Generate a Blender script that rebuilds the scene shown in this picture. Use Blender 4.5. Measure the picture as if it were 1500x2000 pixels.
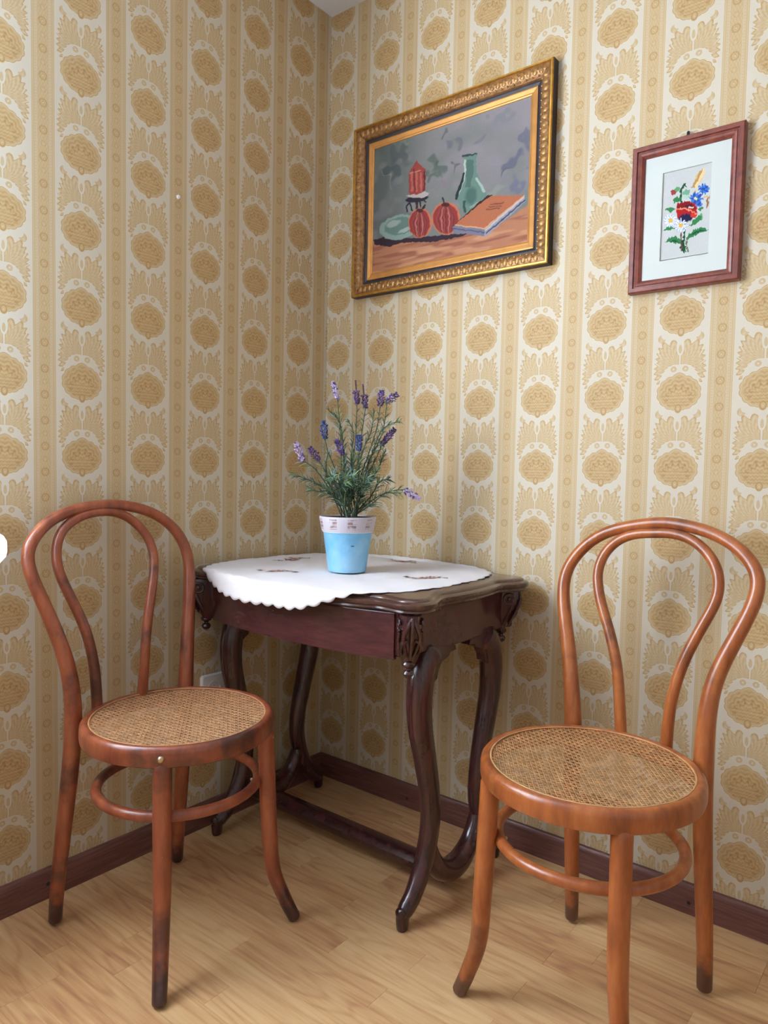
import bpy, bmesh, math, random
import numpy as np
from mathutils import Vector, Matrix

for o in list(bpy.data.objects): bpy.data.objects.remove(o, do_unlink=True)
SC = bpy.context.scene
COL = SC.collection
PI = math.pi

def srgb(r, g, b):
    f = lambda c: (c/255)/12.92 if c/255 <= .04045 else ((c/255+.055)/1.055)**2.4
    return (f(r), f(g), f(b), 1.0)

# ------------------------------------------------------------------ camera
F_PX = 1406.56                                   # focal length in pixels of the 1500 x 2000 frame
cam_d = bpy.data.cameras.new('camera'); cam = bpy.data.objects.new('camera', cam_d); COL.objects.link(cam)
cam_d.sensor_fit = 'VERTICAL'; cam_d.sensor_height = 36.0; cam_d.lens = F_PX/2000*36.0
cam_d.clip_start = .02
CR = Vector((.7815, .6236, .0199)); CF = Vector((-.6219, .7811, -.0554)).normalized()
CR = (CR - CF*CR.dot(CF)).normalized(); CU = CR.cross(CF)
CP = Vector((1.6229, -1.7244, 1.0079))
cam.matrix_world = Matrix(((CR.x, CU.x, -CF.x, CP.x), (CR.y, CU.y, -CF.y, CP.y), (CR.z, CU.z, -CF.z, CP.z), (0, 0, 0, 1)))
SC.camera = cam

# ------------------------------------------------------------------ world, daylight, exposure
W = bpy.data.worlds.new('world'); SC.world = W; W.use_nodes = True
bg = W.node_tree.nodes['Background']; bg.inputs[0].default_value = srgb(200, 218, 245); bg.inputs[1].default_value = 1.0
def area(name, loc, rot, sx, sy, e, col):
    l = bpy.data.lights.new(name, 'AREA'); l.shape = 'RECTANGLE'; l.size = sx; l.size_y = sy; l.energy = e; l.color = col
    o = bpy.data.objects.new(name, l); COL.objects.link(o); o.location = loc; o.rotation_euler = rot
    return o
area('window_daylight', (-.17, -1.72, 1.55), (0, -PI/2, 0), 1.35, 1.2, 168, (.80, .90, 1.0))
SC.view_settings.view_transform = 'Standard'; SC.view_settings.look = 'None'
SC.view_settings.gamma = 1.0; SC.view_settings.use_curve_mapping = False
SC.view_settings.exposure = 0.0

# ------------------------------------------------------------------ helpers: objects
def link(name, me, mat=None, parent=None, smooth=True):
    o = bpy.data.objects.new(name, me); COL.objects.link(o)
    if mat is not None:
        for m in (mat if isinstance(mat, (list, tuple)) else [mat]): me.materials.append(m)
    if smooth:
        me.polygons.foreach_set('use_smooth', [True]*len(me.polygons))
        try: me.set_sharp_from_angle(angle=math.radians(40))
        except Exception: pass
    if parent is not None: o.parent = parent
    return o

class MB:
    """collects vertices and faces of ONE mesh"""
    def __init__(s): s.v = []; s.f = []; s.mi = []; s.cur = 0
    def add(s, vs, fs):
        b = len(s.v); s.v += [tuple(v) for v in vs]; s.f += [tuple(b+i for i in f) for f in fs]; s.mi += [s.cur]*len(fs)
        return s
    def build(s, name, mat, parent=None, smooth=True, off=(0, 0, 0)):
        me = bpy.data.meshes.new(name)
        me.from_pydata([(x-off[0], y-off[1], z-off[2]) for x, y, z in s.v], [], s.f)
        o = link(name, me, mat, parent, smooth)
        if any(s.mi): me.polygons.foreach_set('material_index', s.mi)
        bm = bmesh.new(); bm.from_mesh(me); bmesh.ops.recalc_face_normals(bm, faces=bm.faces); bm.to_mesh(me); bm.free()
        me.update(); return o
    def box(s, x0, x1, y0, y1, z0, z1):
        v = [(x, y, z) for x in (x0, x1) for y in (y0, y1) for z in (z0, z1)]
        return s.add(v, [(0, 1, 3, 2), (4, 6, 7, 5), (0, 4, 5, 1), (2, 3, 7, 6), (0, 2, 6, 4), (1, 5, 7, 3)])
    def rbox(s, x0, x1, y0, y1, z0, z1, b=.002):
        """box with chamfered edges: 24 vertices"""
        me = bmesh.new(); r = bmesh.ops.create_cube(me, size=1)
        for v in me.verts: v.co = Vector(((x0+x1)/2+v.co.x*(x1-x0), (y0+y1)/2+v.co.y*(y1-y0), (z0+z1)/2+v.co.z*(z1-z0)))
        bmesh.ops.bevel(me, geom=me.edges[:], offset=b, segments=1, affect='EDGES')
        me.verts.index_update()
        s.add([v.co[:] for v in me.verts], [[v.index for v in f.verts] for f in me.faces]); me.free(); return s
    def tube(s, pts, rad, n=12, cap=True, round_end=True, flat=1.0, up=None):
        pts = [Vector(p) for p in pts]; m = len(pts)
        if not hasattr(rad, '__len__'): rad = [rad]*m
        T = []
        for i in range(m):
            t = (pts[min(i+1, m-1)]-pts[max(i-1, 0)]); T.append(t.normalized() if t.length > 1e-9 else Vector((0, 0, 1)))
        a = Vector(up) if up is not None else (Vector((0, 0, 1)) if abs(T[0].z) < .9 else Vector((1, 0, 0)))
        N = (a - T[0]*a.dot(T[0])).normalized()
        rings = []
        for i in range(m):
            if i: N = (N - T[i]*N.dot(T[i])); N = N.normalized() if N.length > 1e-9 else T[i].orthogonal().normalized()
            B = T[i].cross(N); rings.append((pts[i], N.copy(), B, rad[i], T[i]))
        if round_end and cap:
            p, N0, B0, r, t = rings[0]; rings = [(p-t*r*.35*k, N0, B0, r*q, t) for k, q in ((1, .55), (.7, .86))] + rings
            p, N0, B0, r, t = rings[-1]; rings = rings + [(p+t*r*.35*k, N0, B0, r*q, t) for k, q in ((.7, .86), (1, .55))]
        vs = []
        for p, N0, B0, r, t in rings:
            for k in range(n):
                a = 2*PI*k/n; vs.append(p + N0*(math.cos(a)*r) + B0*(math.sin(a)*r*flat))
        fs = []
        for i in range(len(rings)-1):
            for k in range(n):
                fs.append((i*n+k, i*n+(k+1) % n, (i+1)*n+(k+1) % n, (i+1)*n+k))
        if cap:
            fs.append(tuple(range(n-1, -1, -1))); L = (len(rings)-1)*n; fs.append(tuple(L+k for k in range(n)))
        return s.add(vs, fs)
    def ring(s, c, R, r, n=64, m=12, rz=None, e=(1, 1)):
        """closed torus-like ring round the z axis"""
        rz = rz or r; vs = []; fs = []
        for i in range(n):
            a = 2*PI*i/n
            for k in range(m):
                b = 2*PI*k/m; q = R+r*math.cos(b); vs.append((c[0]+q*math.cos(a), c[1]+q*math.sin(a), c[2]+rz*math.sin(b)))
        for i in range(n):
            for k in range(m): fs.append((i*m+k, ((i+1) % n)*m+k, ((i+1) % n)*m+(k+1) % m, i*m+(k+1) % m))
        return s.add(vs, fs)
    def lathe(s, c, prof, n=40, closed=False):
        """prof = [(radius, z)...] turned round the z axis"""
        vs = []; fs = []; m = len(prof)
        for r, z in prof:
            for k in range(n):
                a = 2*PI*k/n; vs.append((c[0]+r*math.cos(a), c[1]+r*math.sin(a), c[2]+z))
        for i in range(m-1+(1 if closed else 0)):
            j = (i+1) % m
            for k in range(n): fs.append((i*n+k, i*n+(k+1) % n, j*n+(k+1) % n, j*n+k))
        if not closed:
            if prof[0][0] > 1e-6: fs.append(tuple(range(n-1, -1, -1)))
            if prof[-1][0] > 1e-6: fs.append(tuple((m-1)*n+k for k in range(n)))
        return s.add(vs, fs)
    def blob(s, c, rx, ry, rz, n=10, m=6, rot=None):
        vs = []; fs = []
        for i in range(m+1):
            p = PI*i/m
            for k in range(n):
                a = 2*PI*k/n; v = Vector((rx*math.sin(p)*math.cos(a), ry*math.sin(p)*math.sin(a), rz*math.cos(p)))
                if rot is not None: v = rot @ v
                vs.append((c[0]+v.x, c[1]+v.y, c[2]+v.z))
        for i in range(m):
            for k in range(n): fs.append((i*n+k, (i+1)*n+k, (i+1)*n+(k+1) % n, i*n+(k+1) % n))
        return s.add(vs, fs)
    def octa(s, c, d, r, l):
        """small bud: stretched octahedron along d"""
        d = Vector(d).normalized(); a = d.orthogonal().normalized(); b = d.cross(a); c = Vector(c)
        v = [c-d*l*.5, c+a*r, c+b*r, c-a*r, c-b*r, c+d*l*.5]
        return s.add(v, [(0, 2, 1), (0, 3, 2), (0, 4, 3), (0, 1, 4), (5, 1, 2), (5, 2, 3), (5, 3, 4), (5, 4, 1)])
    def prism(s, poly, z0, z1, insets=None):
        """layers = [(inset, z)...] stacked outlines, capped"""
        layers = insets or [(0, z0), (0, z1)]
        n = len(poly); vs = []; fs = []
        nor = []
        for i in range(n):
            a = Vector(poly[i-1]); b = Vector(poly[(i+1) % n]); t = (b-a).normalized(); nor.append(Vector((t.y, -t.x)))
        for ins, z in layers:
            for i in range(n):
                p = Vector(poly[i]) - nor[i]*ins; vs.append((p.x, p.y, z))
        for L in range(len(layers)-1):
            for i in range(n):
                j = (i+1) % n; fs.append((L*n+i, L*n+j, (L+1)*n+j, (L+1)*n+i))
        fs.append(tuple(range(n-1, -1, -1))); fs.append(tuple((len(layers)-1)*n+i for i in range(n)))
        return s.add(vs, fs)

def cr(pts, n=6, closed=False):
    """Catmull-Rom through the points"""
    P = [np.array(p, float) for p in pts]; out = []; m = len(P)
    rng = range(m if closed else m-1)
    for i in rng:
        if closed: a, b, c, d = P[(i-1) % m], P[i], P[(i+1) % m], P[(i+2) % m]
        else: a, b, c, d = P[max(i-1, 0)], P[i], P[i+1], P[min(i+2, m-1)]
        for k in range(n):
            t = k/n; out.append(.5*((2*b)+(-a+c)*t+(2*a-5*b+4*c-d)*t*t+(-a+3*b-3*c+d)*t**3))
    if not closed: out.append(P[-1])
    return [tuple(p) for p in out]

def soften(pts, it=12):
    P = np.array(pts, float)
    for _ in range(it): P[1:-1] = P[1:-1]*.5+(P[:-2]+P[2:])*.25
    return [tuple(p) for p in P]

def resample(vals, m):
    return list(np.interp(np.linspace(0, 1, m), np.linspace(0, 1, len(vals)), vals))

def thing(name, label, cat, loc=(0, 0, 0), rz=0, group=None):
    o = bpy.data.objects.new(name, None); COL.objects.link(o); o.location = loc; o.rotation_euler = (0, 0, rz)
    o.empty_display_size = .05
    return tag(o, label, cat, group)
def tag(o, label, cat, group=None, kind=None):
    o['label'] = label; o['category'] = cat
    if group: o['group'] = group
    if kind: o['kind'] = kind
    return o
def struct(o): o['kind'] = 'structure'; return o

# ------------------------------------------------------------------ helpers: materials
class Ex:
    """shader math expression"""
    def __init__(s, nt, v): s.nt = nt; s.v = v
    def op(s, o, *a, clamp=False):
        n = s.nt.nodes.new('ShaderNodeMath'); n.operation = o; n.use_clamp = clamp
        for i, x in enumerate((s,)+a):
            x = x.v if isinstance(x, Ex) else x
            if isinstance(x, (int, float)): n.inputs[i].default_value = x
            else: s.nt.links.new(x, n.inputs[i])
        return Ex(s.nt, n.outputs[0])
    def __add__(s, o): return s.op('ADD', o)
    __radd__ = __add__
    def __sub__(s, o): return s.op('SUBTRACT', o)
    def __rsub__(s, o): return Ex(s.nt, o).op('SUBTRACT', s)
    def __mul__(s, o): return s.op('MULTIPLY', o)
    __rmul__ = __mul__
    def __truediv__(s, o): return s.op('DIVIDE', o)
    def __neg__(s): return s.op('MULTIPLY', -1.0)
    def abs(s): return s.op('ABSOLUTE')
    def sin(s): return s.op('SINE')
    def frac(s): return s.op('FRACT')
    def sqrt(s): return s.op('SQRT')
    def min(s, o): return s.op('MINIMUM', o)
    def max(s, o): return s.op('MAXIMUM', o)
    def at2(s, o): return s.op('ARCTAN2', o)
    def ss(s, a, b):
        n = s.nt.nodes.new('ShaderNodeMapRange'); n.interpolation_type = 'SMOOTHSTEP'
        s.nt.links.new(s.v, n.inputs[0]); n.inputs[1].default_value = a; n.inputs[2].default_value = b
        return Ex(s.nt, n.outputs[0])
    def ramp(s, pts):
        n = s.nt.nodes.new('ShaderNodeValToRGB'); e = n.color_ramp.elements
        for i, (p, c) in enumerate(pts):
            q = e[i] if i < 2 else e.new(p/PI); q.position = p/PI; q.color = (c, c, c, 1)
        s.nt.links.new((s/PI).v, n.inputs[0]); return Ex(s.nt, n.outputs[0])
    def wrap(s): return (s+.5).frac()-.5
    def band(s, c, w, e=.004): return 1-((s-c).abs()).ss(w-e, w+e)

def new_mat(name):
    m = bpy.data.materials.new(name); m.use_nodes = True; nt = m.node_tree
    return m, nt, nt.nodes['Principled BSDF']
def plain(name, col, rough=.5, spec=.5, metal=0, coat=0, bump=0, bscale=60, var=0, vscale=20):
    m, nt, b = new_mat(name); b.inputs['Roughness'].default_value = rough; b.inputs['Metallic'].default_value = metal
    b.inputs['Specular IOR Level'].default_value = spec; b.inputs['Coat Weight'].default_value = coat
    b.inputs['Base Color'].default_value = col
    tc = nt.nodes.new('ShaderNodeTexCoord')
    if var:
        n = nt.nodes.new('ShaderNodeTexNoise'); n.inputs['Scale'].default_value = vscale; n.inputs['Detail'].default_value = 4
        nt.links.new(tc.outputs['Object'], n.inputs['Vector'])
        r = nt.nodes.new('ShaderNodeValToRGB'); r.color_ramp.elements[0].position = .3; r.color_ramp.elements[1].position = .7
        r.color_ramp.elements[0].color = tuple(c*(1-var) for c in col[:3])+(1,); r.color_ramp.elements[1].color = tuple(min(1, c*(1+var)) for c in col[:3])+(1,)
        nt.links.new(n.outputs[0], r.inputs[0]); nt.links.new(r.outputs[0], b.inputs['Base Color'])
    if bump:
        n = nt.nodes.new('ShaderNodeTexNoise'); n.inputs['Scale'].default_value = bscale; n.inputs['Detail'].default_value = 3
        nt.links.new(tc.outputs['Object'], n.inputs['Vector'])
        bp = nt.nodes.new('ShaderNodeBump'); bp.inputs['Strength'].default_value = bump; bp.inputs['Distance'].default_value = .002
        nt.links.new(n.outputs[0], bp.inputs['Height']); nt.links.new(bp.outputs[0], b.inputs['Normal'])
    return m

def wood(name, stops, scale=(1, 1, 1), rough=.35, coat=.2, nscale=14, detail=6, dirt=None, dirt_scale=5, dirt_lo=.56, feet=None, wear=None):
    """stretched-noise grain; scale stretches object space; dirt = (colour) of rubbed-in dark patches; feet = scuffed dark ends"""
    m, nt, b = new_mat(name); L = nt.links
    tc = nt.nodes.new('ShaderNodeTexCoord'); mp = nt.nodes.new('ShaderNodeMapping'); mp.inputs['Scale'].default_value = scale
    L.new(tc.outputs['Object'], mp.inputs['Vector'])
    n = nt.nodes.new('ShaderNodeTexNoise'); n.inputs['Scale'].default_value = nscale; n.inputs['Detail'].default_value = detail; n.inputs['Roughness'].default_value = .65
    L.new(mp.outputs[0], n.inputs['Vector'])
    r = nt.nodes.new('ShaderNodeValToRGB'); els = r.color_ramp.elements
    for i, (p, c) in enumerate(stops):
        e = els[i] if i < 2 else els.new(p); e.position = p; e.color = c
    L.new(n.outputs[0], r.inputs[0]); colr = r.outputs[0]
    def mix(col_sock, fac, c2):
        x = nt.nodes.new('ShaderNodeMix'); x.data_type = 'RGBA'; L.new(fac, x.inputs[0]); L.new(col_sock, x.inputs[6]); x.inputs[7].default_value = c2
        return x.outputs[2]
    if dirt:
        d = nt.nodes.new('ShaderNodeTexNoise'); d.inputs['Scale'].default_value = dirt_scale; d.inputs['Detail'].default_value = 5; d.inputs['Roughness'].default_value = .6
        L.new(tc.outputs['Object'], d.inputs['Vector'])
        k = Ex(nt, d.outputs[0]).ss(dirt_lo, dirt_lo+.17)*.85
        colr = mix(colr, k.v, dirt)
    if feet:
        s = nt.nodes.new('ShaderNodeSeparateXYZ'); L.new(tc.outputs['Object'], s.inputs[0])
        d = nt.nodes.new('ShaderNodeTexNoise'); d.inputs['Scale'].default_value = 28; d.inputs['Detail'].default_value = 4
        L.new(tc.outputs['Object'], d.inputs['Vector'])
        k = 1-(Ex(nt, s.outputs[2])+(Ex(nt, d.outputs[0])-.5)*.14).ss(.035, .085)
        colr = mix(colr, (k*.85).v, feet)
    L.new(colr, b.inputs['Base Color'])
    b.inputs['Roughness'].default_value = rough; b.inputs['Coat Weight'].default_value = coat; b.inputs['Coat Roughness'].default_value = .25
    bp = nt.nodes.new('ShaderNodeBump'); bp.inputs['Strength'].default_value = .12; bp.inputs['Distance'].default_value = .001
    L.new(n.outputs[0], bp.inputs['Height']); L.new(bp.outputs[0], b.inputs['Normal'])
    return m

RAMP_OUT = [(0, .0), (.05, .0), (.11, .27), (.17, .325), (.25, .35), (.34, .348), (.42, .325), (.47, .30), (.52, .32), (.58, .385), (.66, .385), (.75, .36), (.85, .365), (1.1, .335), (1.4, .315), (1.7, .325), (1.95, .345), (2.12, .362), (2.26, .37), (2.33, .35), (2.37, .0)]
RAMP_IN = [(0, 0.0), (1.3, 0.0), (1.5, .06), (1.7, .13), (1.95, .20), (2.12, .262), (2.37, .345)]
def pattern(U, V):
    X = U.wrap(); ax = X.abs(); Vl = (V+.33).wrap()-.33
    wob = ((ax*61+(Vl*37).sin()*1.3).sin()*((Vl*67+(ax*43).sin()*1.1).sin()))
    # medallion with scalloped edge and ogee top
    Wm = (V-.204).wrap()
    r = ((X/.272)*(X/.272)+(Wm/.232)*(Wm/.232)).sqrt(); th = ax.at2(Wm)
    peak = (1-th/.42).max(0.0); low = ((th-2.75)/.39).max(0.0)
    edge = 1.0+(th*8).sin().abs()*.055+peak*peak*.17-low*low*.16
    md = edge-r; M = md.ss(0, .03)
    ry = (((Wm+.10)/.30)*((Wm+.10)/.30)+(X/.25)*(X/.25)).sqrt(); t2 = ax.at2(Wm+.10)
    pet = (t2*7).sin().abs(); fan = ((ry-pet*.10)*34).sin()
    rows = ((Wm+((X*80).sin().abs()*.014))*150).sin()
    up = (Wm+.02).ss(-.02, .02)
    tex = fan*up+rows*(1-up)
    drops = ((t2*7).sin().abs()).ss(.8, .95)*ry.band(.62, .10, .04)
    tm = .50+md.band(.03, .018, .012)*.20-md.band(.085, .025, .02)*.16+md.ss(.15, .22)*(.08+tex*.12+drops*.22+wob*.06)
    # pendant
    Vp = V.wrap(); rp = ((X/.048)*(X/.048)+(Vp/.066)*(Vp/.066)).sqrt(); P = 1-rp.ss(.9, 1.05)
    tp = .5+rp.band(.72, .14, .06)*.3-(1-rp.ss(.2, .35))*.2
    # acanthus: fan of leaves growing from the stem, outline given as radius over angle
    def el(cx, cy, rx, ry_): return 1-(((ax-cx)/rx)*((ax-cx)/rx)+((Vl-cy)/ry_)*((Vl-cy)/ry_)).sqrt()
    ro = (ax*ax+(Vl+.43)*(Vl+.43)).sqrt(); ph = ax.at2(Vl+.43)
    re = ph.ramp(RAMP_OUT); ri = ph.ramp(RAMP_IN)*(1+(ph*38).sin().max(0.0)*.16)
    re = re*(1+((ph*31).sin()*.06-.02)*ph.ss(.62, .85))
    G = (re-ro).min(ro-ri)*7
    void = el(0, -.20, .046, .11)
    tear = el(0, -.225, .021, .058)
    rs = 1-(((ax-.075)/.036)*((ax-.075)/.036)+((Vl+.485)/.036)*((Vl+.485)/.036)).sqrt()
    spir = .4-(rs-.3).abs()
    curl = el(.238, -.075, .05, .056).min(-el(.196, -.035, .048, .05)*.8)
    G = G.max(curl*2)
    G = G.min(-void*1.4-.02).min((ax-.008)*22)
    gap = ((ph*1.0+ro*2.2)*15.5).sin().ss(.90, 1.0)*ro.ss(.20, .30)*ph.ss(.7, .85)*(1-ph.ss(1.6, 1.75))
    G = (G-gap*.6).max(tear).max(spir)
    K = G.ss(0, .10)
    vein = ((ph*1.0+ro*2.2)*31).sin()*.6+((re-ro)*75).sin()*.6
    tl = .38+G.band(.10, .07, .04)*.20+vein*.11
    # guilloche band
    Bx = (X+.5).wrap(); ab = Bx.abs(); band = 1-ab.ss(.143, .149)
    lines = ab.band(.141, .005, .003)+ab.band(.122, .004, .003)+ab.band(.112, .004, .003)
    dots = ab.band(.094, .008, .004)*((V*2*PI*27).sin().ss(-.2, .3))
    inner = 1-ab.ss(.071, .077)
    R3 = (V*3).wrap()/3; rr = (Bx*Bx+R3*R3).sqrt(); R4 = (V*3+.5).wrap()/3; r4 = (Bx*Bx+R4*R4).sqrt()
    ros = 1-rr.ss(.056, .064); ros2 = 1-r4.ss(.034, .04)
    leafy = ((ab+((V*3*2*PI).sin()*.012))*170).sin()*((V*2*PI*12).sin())
    core = ros*(.14+(rr*170).sin()*.12)+ros2*(.05+(r4*240).sin()*.10)
    tb = .27+inner*(.15+leafy*.08+core)-(1-rr.ss(.009, .014))*.45-(1-r4.ss(.006, .01))*.4+dots*.14
    tone = (M*tm).max(K*(1-M)*tl).max(P*tp)*(1-band)+band*(tb+lines*.18)
    return tone.max(0.0)

def wallpaper():
    m, nt, b = new_mat('damask_wallpaper'); L = nt.links
    S, H = .1767, .17445
    g = nt.nodes.new('ShaderNodeNewGeometry'); s = nt.nodes.new('ShaderNodeSeparateXYZ'); L.new(g.outputs['Position'], s.inputs[0])
    px, py, pz = (Ex(nt, s.outputs[i]) for i in range(3))
    tone = pattern((px+py-.0483)/S, (pz-1.5165)/H)
    rp2 = nt.nodes.new('ShaderNodeValToRGB'); e = rp2.color_ramp.elements
    for i, (p, c) in enumerate(((0, srgb(206, 195, 175)), (.30, srgb(198, 176, 140)), (.55, srgb(190, 159, 112)), (.80, srgb(175, 138, 89)), (1.0, srgb(156, 120, 74)))):
        q = e[i] if i < 2 else e.new(p); q.position = p; q.color = c
    L.new(tone.v, rp2.inputs[0]); L.new(rp2.outputs[0], b.inputs['Base Color'])
    b.inputs['Roughness'].default_value = .6; b.inputs['Specular IOR Level'].default_value = .3
    return m

def laminate():
    m, nt, b = new_mat('beech_laminate'); L = nt.links
    g = nt.nodes.new('ShaderNodeNewGeometry'); oi = nt.nodes.new('ShaderNodeObjectInfo')
    mp = nt.nodes.new('ShaderNodeMapping'); mp.inputs['Scale'].default_value = (1.6, 26, 1)
    ad = nt.nodes.new('ShaderNodeVectorMath'); ad.operation = 'MULTIPLY_ADD'; ad.inputs[1].default_value = (1, 1, 1)
    cb = nt.nodes.new('ShaderNodeCombineXYZ'); k = Ex(nt, oi.outputs['Random'])
    for i, q in enumerate((7.3, 3.1, 11.0)): L.new((k*q).v, cb.inputs[i])
    L.new(g.outputs['Position'], ad.inputs[0]); L.new(cb.outputs[0], ad.inputs[2]); L.new(ad.outputs[0], mp.inputs['Vector'])
    n = nt.nodes.new('ShaderNodeTexNoise'); n.inputs['Scale'].default_value = 3.2; n.inputs['Detail'].default_value = 7; n.inputs['Roughness'].default_value = .6; n.inputs['Distortion'].default_value = .6
    L.new(mp.outputs[0], n.inputs['Vector'])
    # cathedral figure
    mp2 = nt.nodes.new('ShaderNodeMapping'); mp2.inputs['Scale'].default_value = (1.1, 7, 1); L.new(ad.outputs[0], mp2.inputs['Vector'])
    n2 = nt.nodes.new('ShaderNodeTexNoise'); n2.inputs['Scale'].default_value = 1.7; n2.inputs['Detail'].default_value = 1.5; L.new(mp2.outputs[0], n2.inputs['Vector'])
    fig = ((Ex(nt, n2.outputs[0])*64).sin()*.5+.5)
    fig = fig*fig*fig
    val = Ex(nt, n.outputs[0])*.60+.22-fig*.11+(k-.5)*.22
    r = nt.nodes.new('ShaderNodeValToRGB'); e = r.color_ramp.elements
    for i, (p, c) in enumerate(((.2, srgb(170, 118, 82)), (.40, srgb(203, 154, 108)), (.58, srgb(220, 178, 128)), (.78, srgb(231, 196, 146)))):
        q = e[i] if i < 2 else e.new(p); q.position = p; q.color = c
    L.new(val.v, r.inputs[0]); L.new(r.outputs[0], b.inputs['Base Color'])
    b.inputs['Roughness'].default_value = .38; b.inputs['Specular IOR Level'].default_value = .4
    return m

def vcol(name, rough=.8, bump=.3, bscale=700):
    m, nt, b = new_mat(name); a = nt.nodes.new('ShaderNodeVertexColor'); a.layer_name = 'Col'
    nt.links.new(a.outputs[0], b.inputs['Base Color']); b.inputs['Roughness'].default_value = rough; b.inputs['Specular IOR Level'].default_value = .2
    tc = nt.nodes.new('ShaderNodeTexCoord')
    v = nt.nodes.new('ShaderNodeTexVoronoi'); v.inputs['Scale'].default_value = bscale; nt.links.new(tc.outputs['Object'], v.inputs['Vector'])
    bp = nt.nodes.new('ShaderNodeBump'); bp.inputs['Strength'].default_value = bump; bp.inputs['Distance'].default_value = .0008
    nt.links.new(v.outputs[0], bp.inputs['Height']); nt.links.new(bp.outputs[0], b.inputs['Normal'])
    return m

M_paper = wallpaper()
M_floor = laminate()
M_ceil = plain('ceiling_paint', srgb(226, 226, 228), .9, .2, bump=.1, bscale=90)
M_plain_wall = plain('cream_wall', srgb(222, 218, 212), .8, .2)
M_base = wood('mahogany_baseboard', [(.3, srgb(88, 52, 48)), (.5, srgb(112, 70, 62)), (.72, srgb(134, 90, 80))], (2.0, 2.0, 40), .42, .1, 5)
M_white = plain('white_lacquer', srgb(238, 238, 236), .35)
M_plastic = plain('white_plastic', srgb(226, 224, 222), .35)
M_dark = plain('black_hole', srgb(22, 20, 22), .7)
M_steel = plain('worn_brass', srgb(206, 186, 150), .32, metal=.9, var=.2, vscale=200)
M_iron = plain('dark_iron', srgb(48, 40, 44), .5, metal=.4)

# ------------------------------------------------------------------ room shell
RX, RY, RZ = 3.5, -3.7, 2.4395
WY0, WY1, WZ0, WZ1 = -2.32, -1.12, .90, 2.22        # window opening in the left wall
mb = MB()
mb.box(-.30, 0, WY1, .3, 0, RZ); mb.box(-.30, 0, RY, WY0, 0, RZ); mb.box(-.30, 0, WY0, WY1, 0, WZ0); mb.box(-.30, 0, WY0, WY1, WZ1, RZ)
o = struct(mb.build('wall_left', M_paper, smooth=False)); tag(o, 'left wall covered in cream and gold damask striped wallpaper', 'wall')
o = struct(MB().box(0, RX+.2, 0, .2, 0, RZ).build('wall_right', M_paper, smooth=False)); tag(o, 'right wall with damask striped wallpaper behind the two framed pictures', 'wall')
o = struct(MB().box(0, RX+.2, RY-.2, RY, 0, RZ).build('wall_back', M_plain_wall, smooth=False)); tag(o, 'plain cream wall behind the viewer', 'wall')
o = struct(MB().box(RX, RX+.2, RY, 0, 0, RZ).build('wall_side', M_plain_wall, smooth=False)); tag(o, 'plain cream wall to the right of the viewer', 'wall')
o = struct(MB().box(-.3, RX+.2, RY-.2, .3, RZ, RZ+.15).build('ceiling', M_ceil, smooth=False)); tag(o, 'white painted ceiling above the corner', 'ceiling')

floor = struct(MB().box(-.3, RX+.2, RY-.2, .3, -.12, -.007).build('floor', M_base, smooth=False)); tag(floor, 'light beech strip laminate floor', 'floor')
random.seed(4)
def plank(x0, x1, y0, y1):
    me = PL.get(round(x1-x0, 3), None)
    if me is None:
        w, h = x1-x0, y1-y0; c = .0003; g = .00006
        v = [(g, g, 0), (w-g, g, 0), (w-g, h-g, 0), (g, h-g, 0), (g, g, .0064), (w-g, g, .0064), (w-g, h-g, .0064), (g, h-g, .0064), (g+c, g+c, .007), (w-g-c, g+c, .007), (w-g-c, h-g-c, .007), (g+c, h-g-c, .007)]
        me = bpy.data.meshes.new('plank'); me.from_pydata(v, [], [(0, 1, 5, 4), (1, 2, 6, 5), (2, 3, 7, 6), (3, 0, 4, 7), (4, 5, 9, 8), (5, 6, 10, 9), (6, 7, 11, 10), (7, 4, 8, 11), (8, 9, 10, 11)])
        me.materials.append(M_floor); PL[round(x1-x0, 3)] = me
    o = bpy.data.objects.new('plank', me); COL.objects.link(o); o.parent = floor; o.location = (x0, y0, -.007)
PL = {}
y = 0.0; PW = .0648
while y > -1.42:
    x = 0.0 - random.choice((0, .1, .2, .3)); x = max(x, -.0)
    first = random.choice((.12, .2, .28, .36, .44)); 
    while x < 1.9:
        w = first if x == 0 else random.choice((.28, .36, .44, .52))
        x1 = min(x+w, 1.9)
        if 1.9-x1 < .06: x1 = 1.9
        x1 = round(x1, 3)
        plank(x, x1, y-PW, y); x = x1
    y -= PW
yv = y; PL = {}
def wide(x0, x1, y0, y1):
    w, h = x1-x0, y1-y0; me = bpy.data.meshes.new('plank'); z = .007
    me.from_pydata([(0, 0, 0), (w-.0004, 0, 0), (w-.0004, h-.0004, 0), (0, h-.0004, 0), (0, 0, z), (w-.0004, 0, z), (w-.0004, h-.0004, z), (0, h-.0004, z)], [], [(0, 1, 5, 4), (1, 2, 6, 5), (2, 3, 7, 6), (3, 0, 4, 7), (4, 5, 6, 7)])
    me.materials.append(M_floor); o = bpy.data.objects.new('plank', me); COL.objects.link(o); o.parent = floor; o.location = (x0, y0, -.007)
y = 0.0
while y > yv+.01: wide(1.9, RX, max(y-PW*3, yv), y); y -= PW*3
y = yv
while y > RY: wide(0, 1.3, max(y-.195, RY), y); wide(1.3, 2.6, max(y-.195, RY), y); wide(2.6, RX, max(y-.195, RY), y); y -= .195

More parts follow.
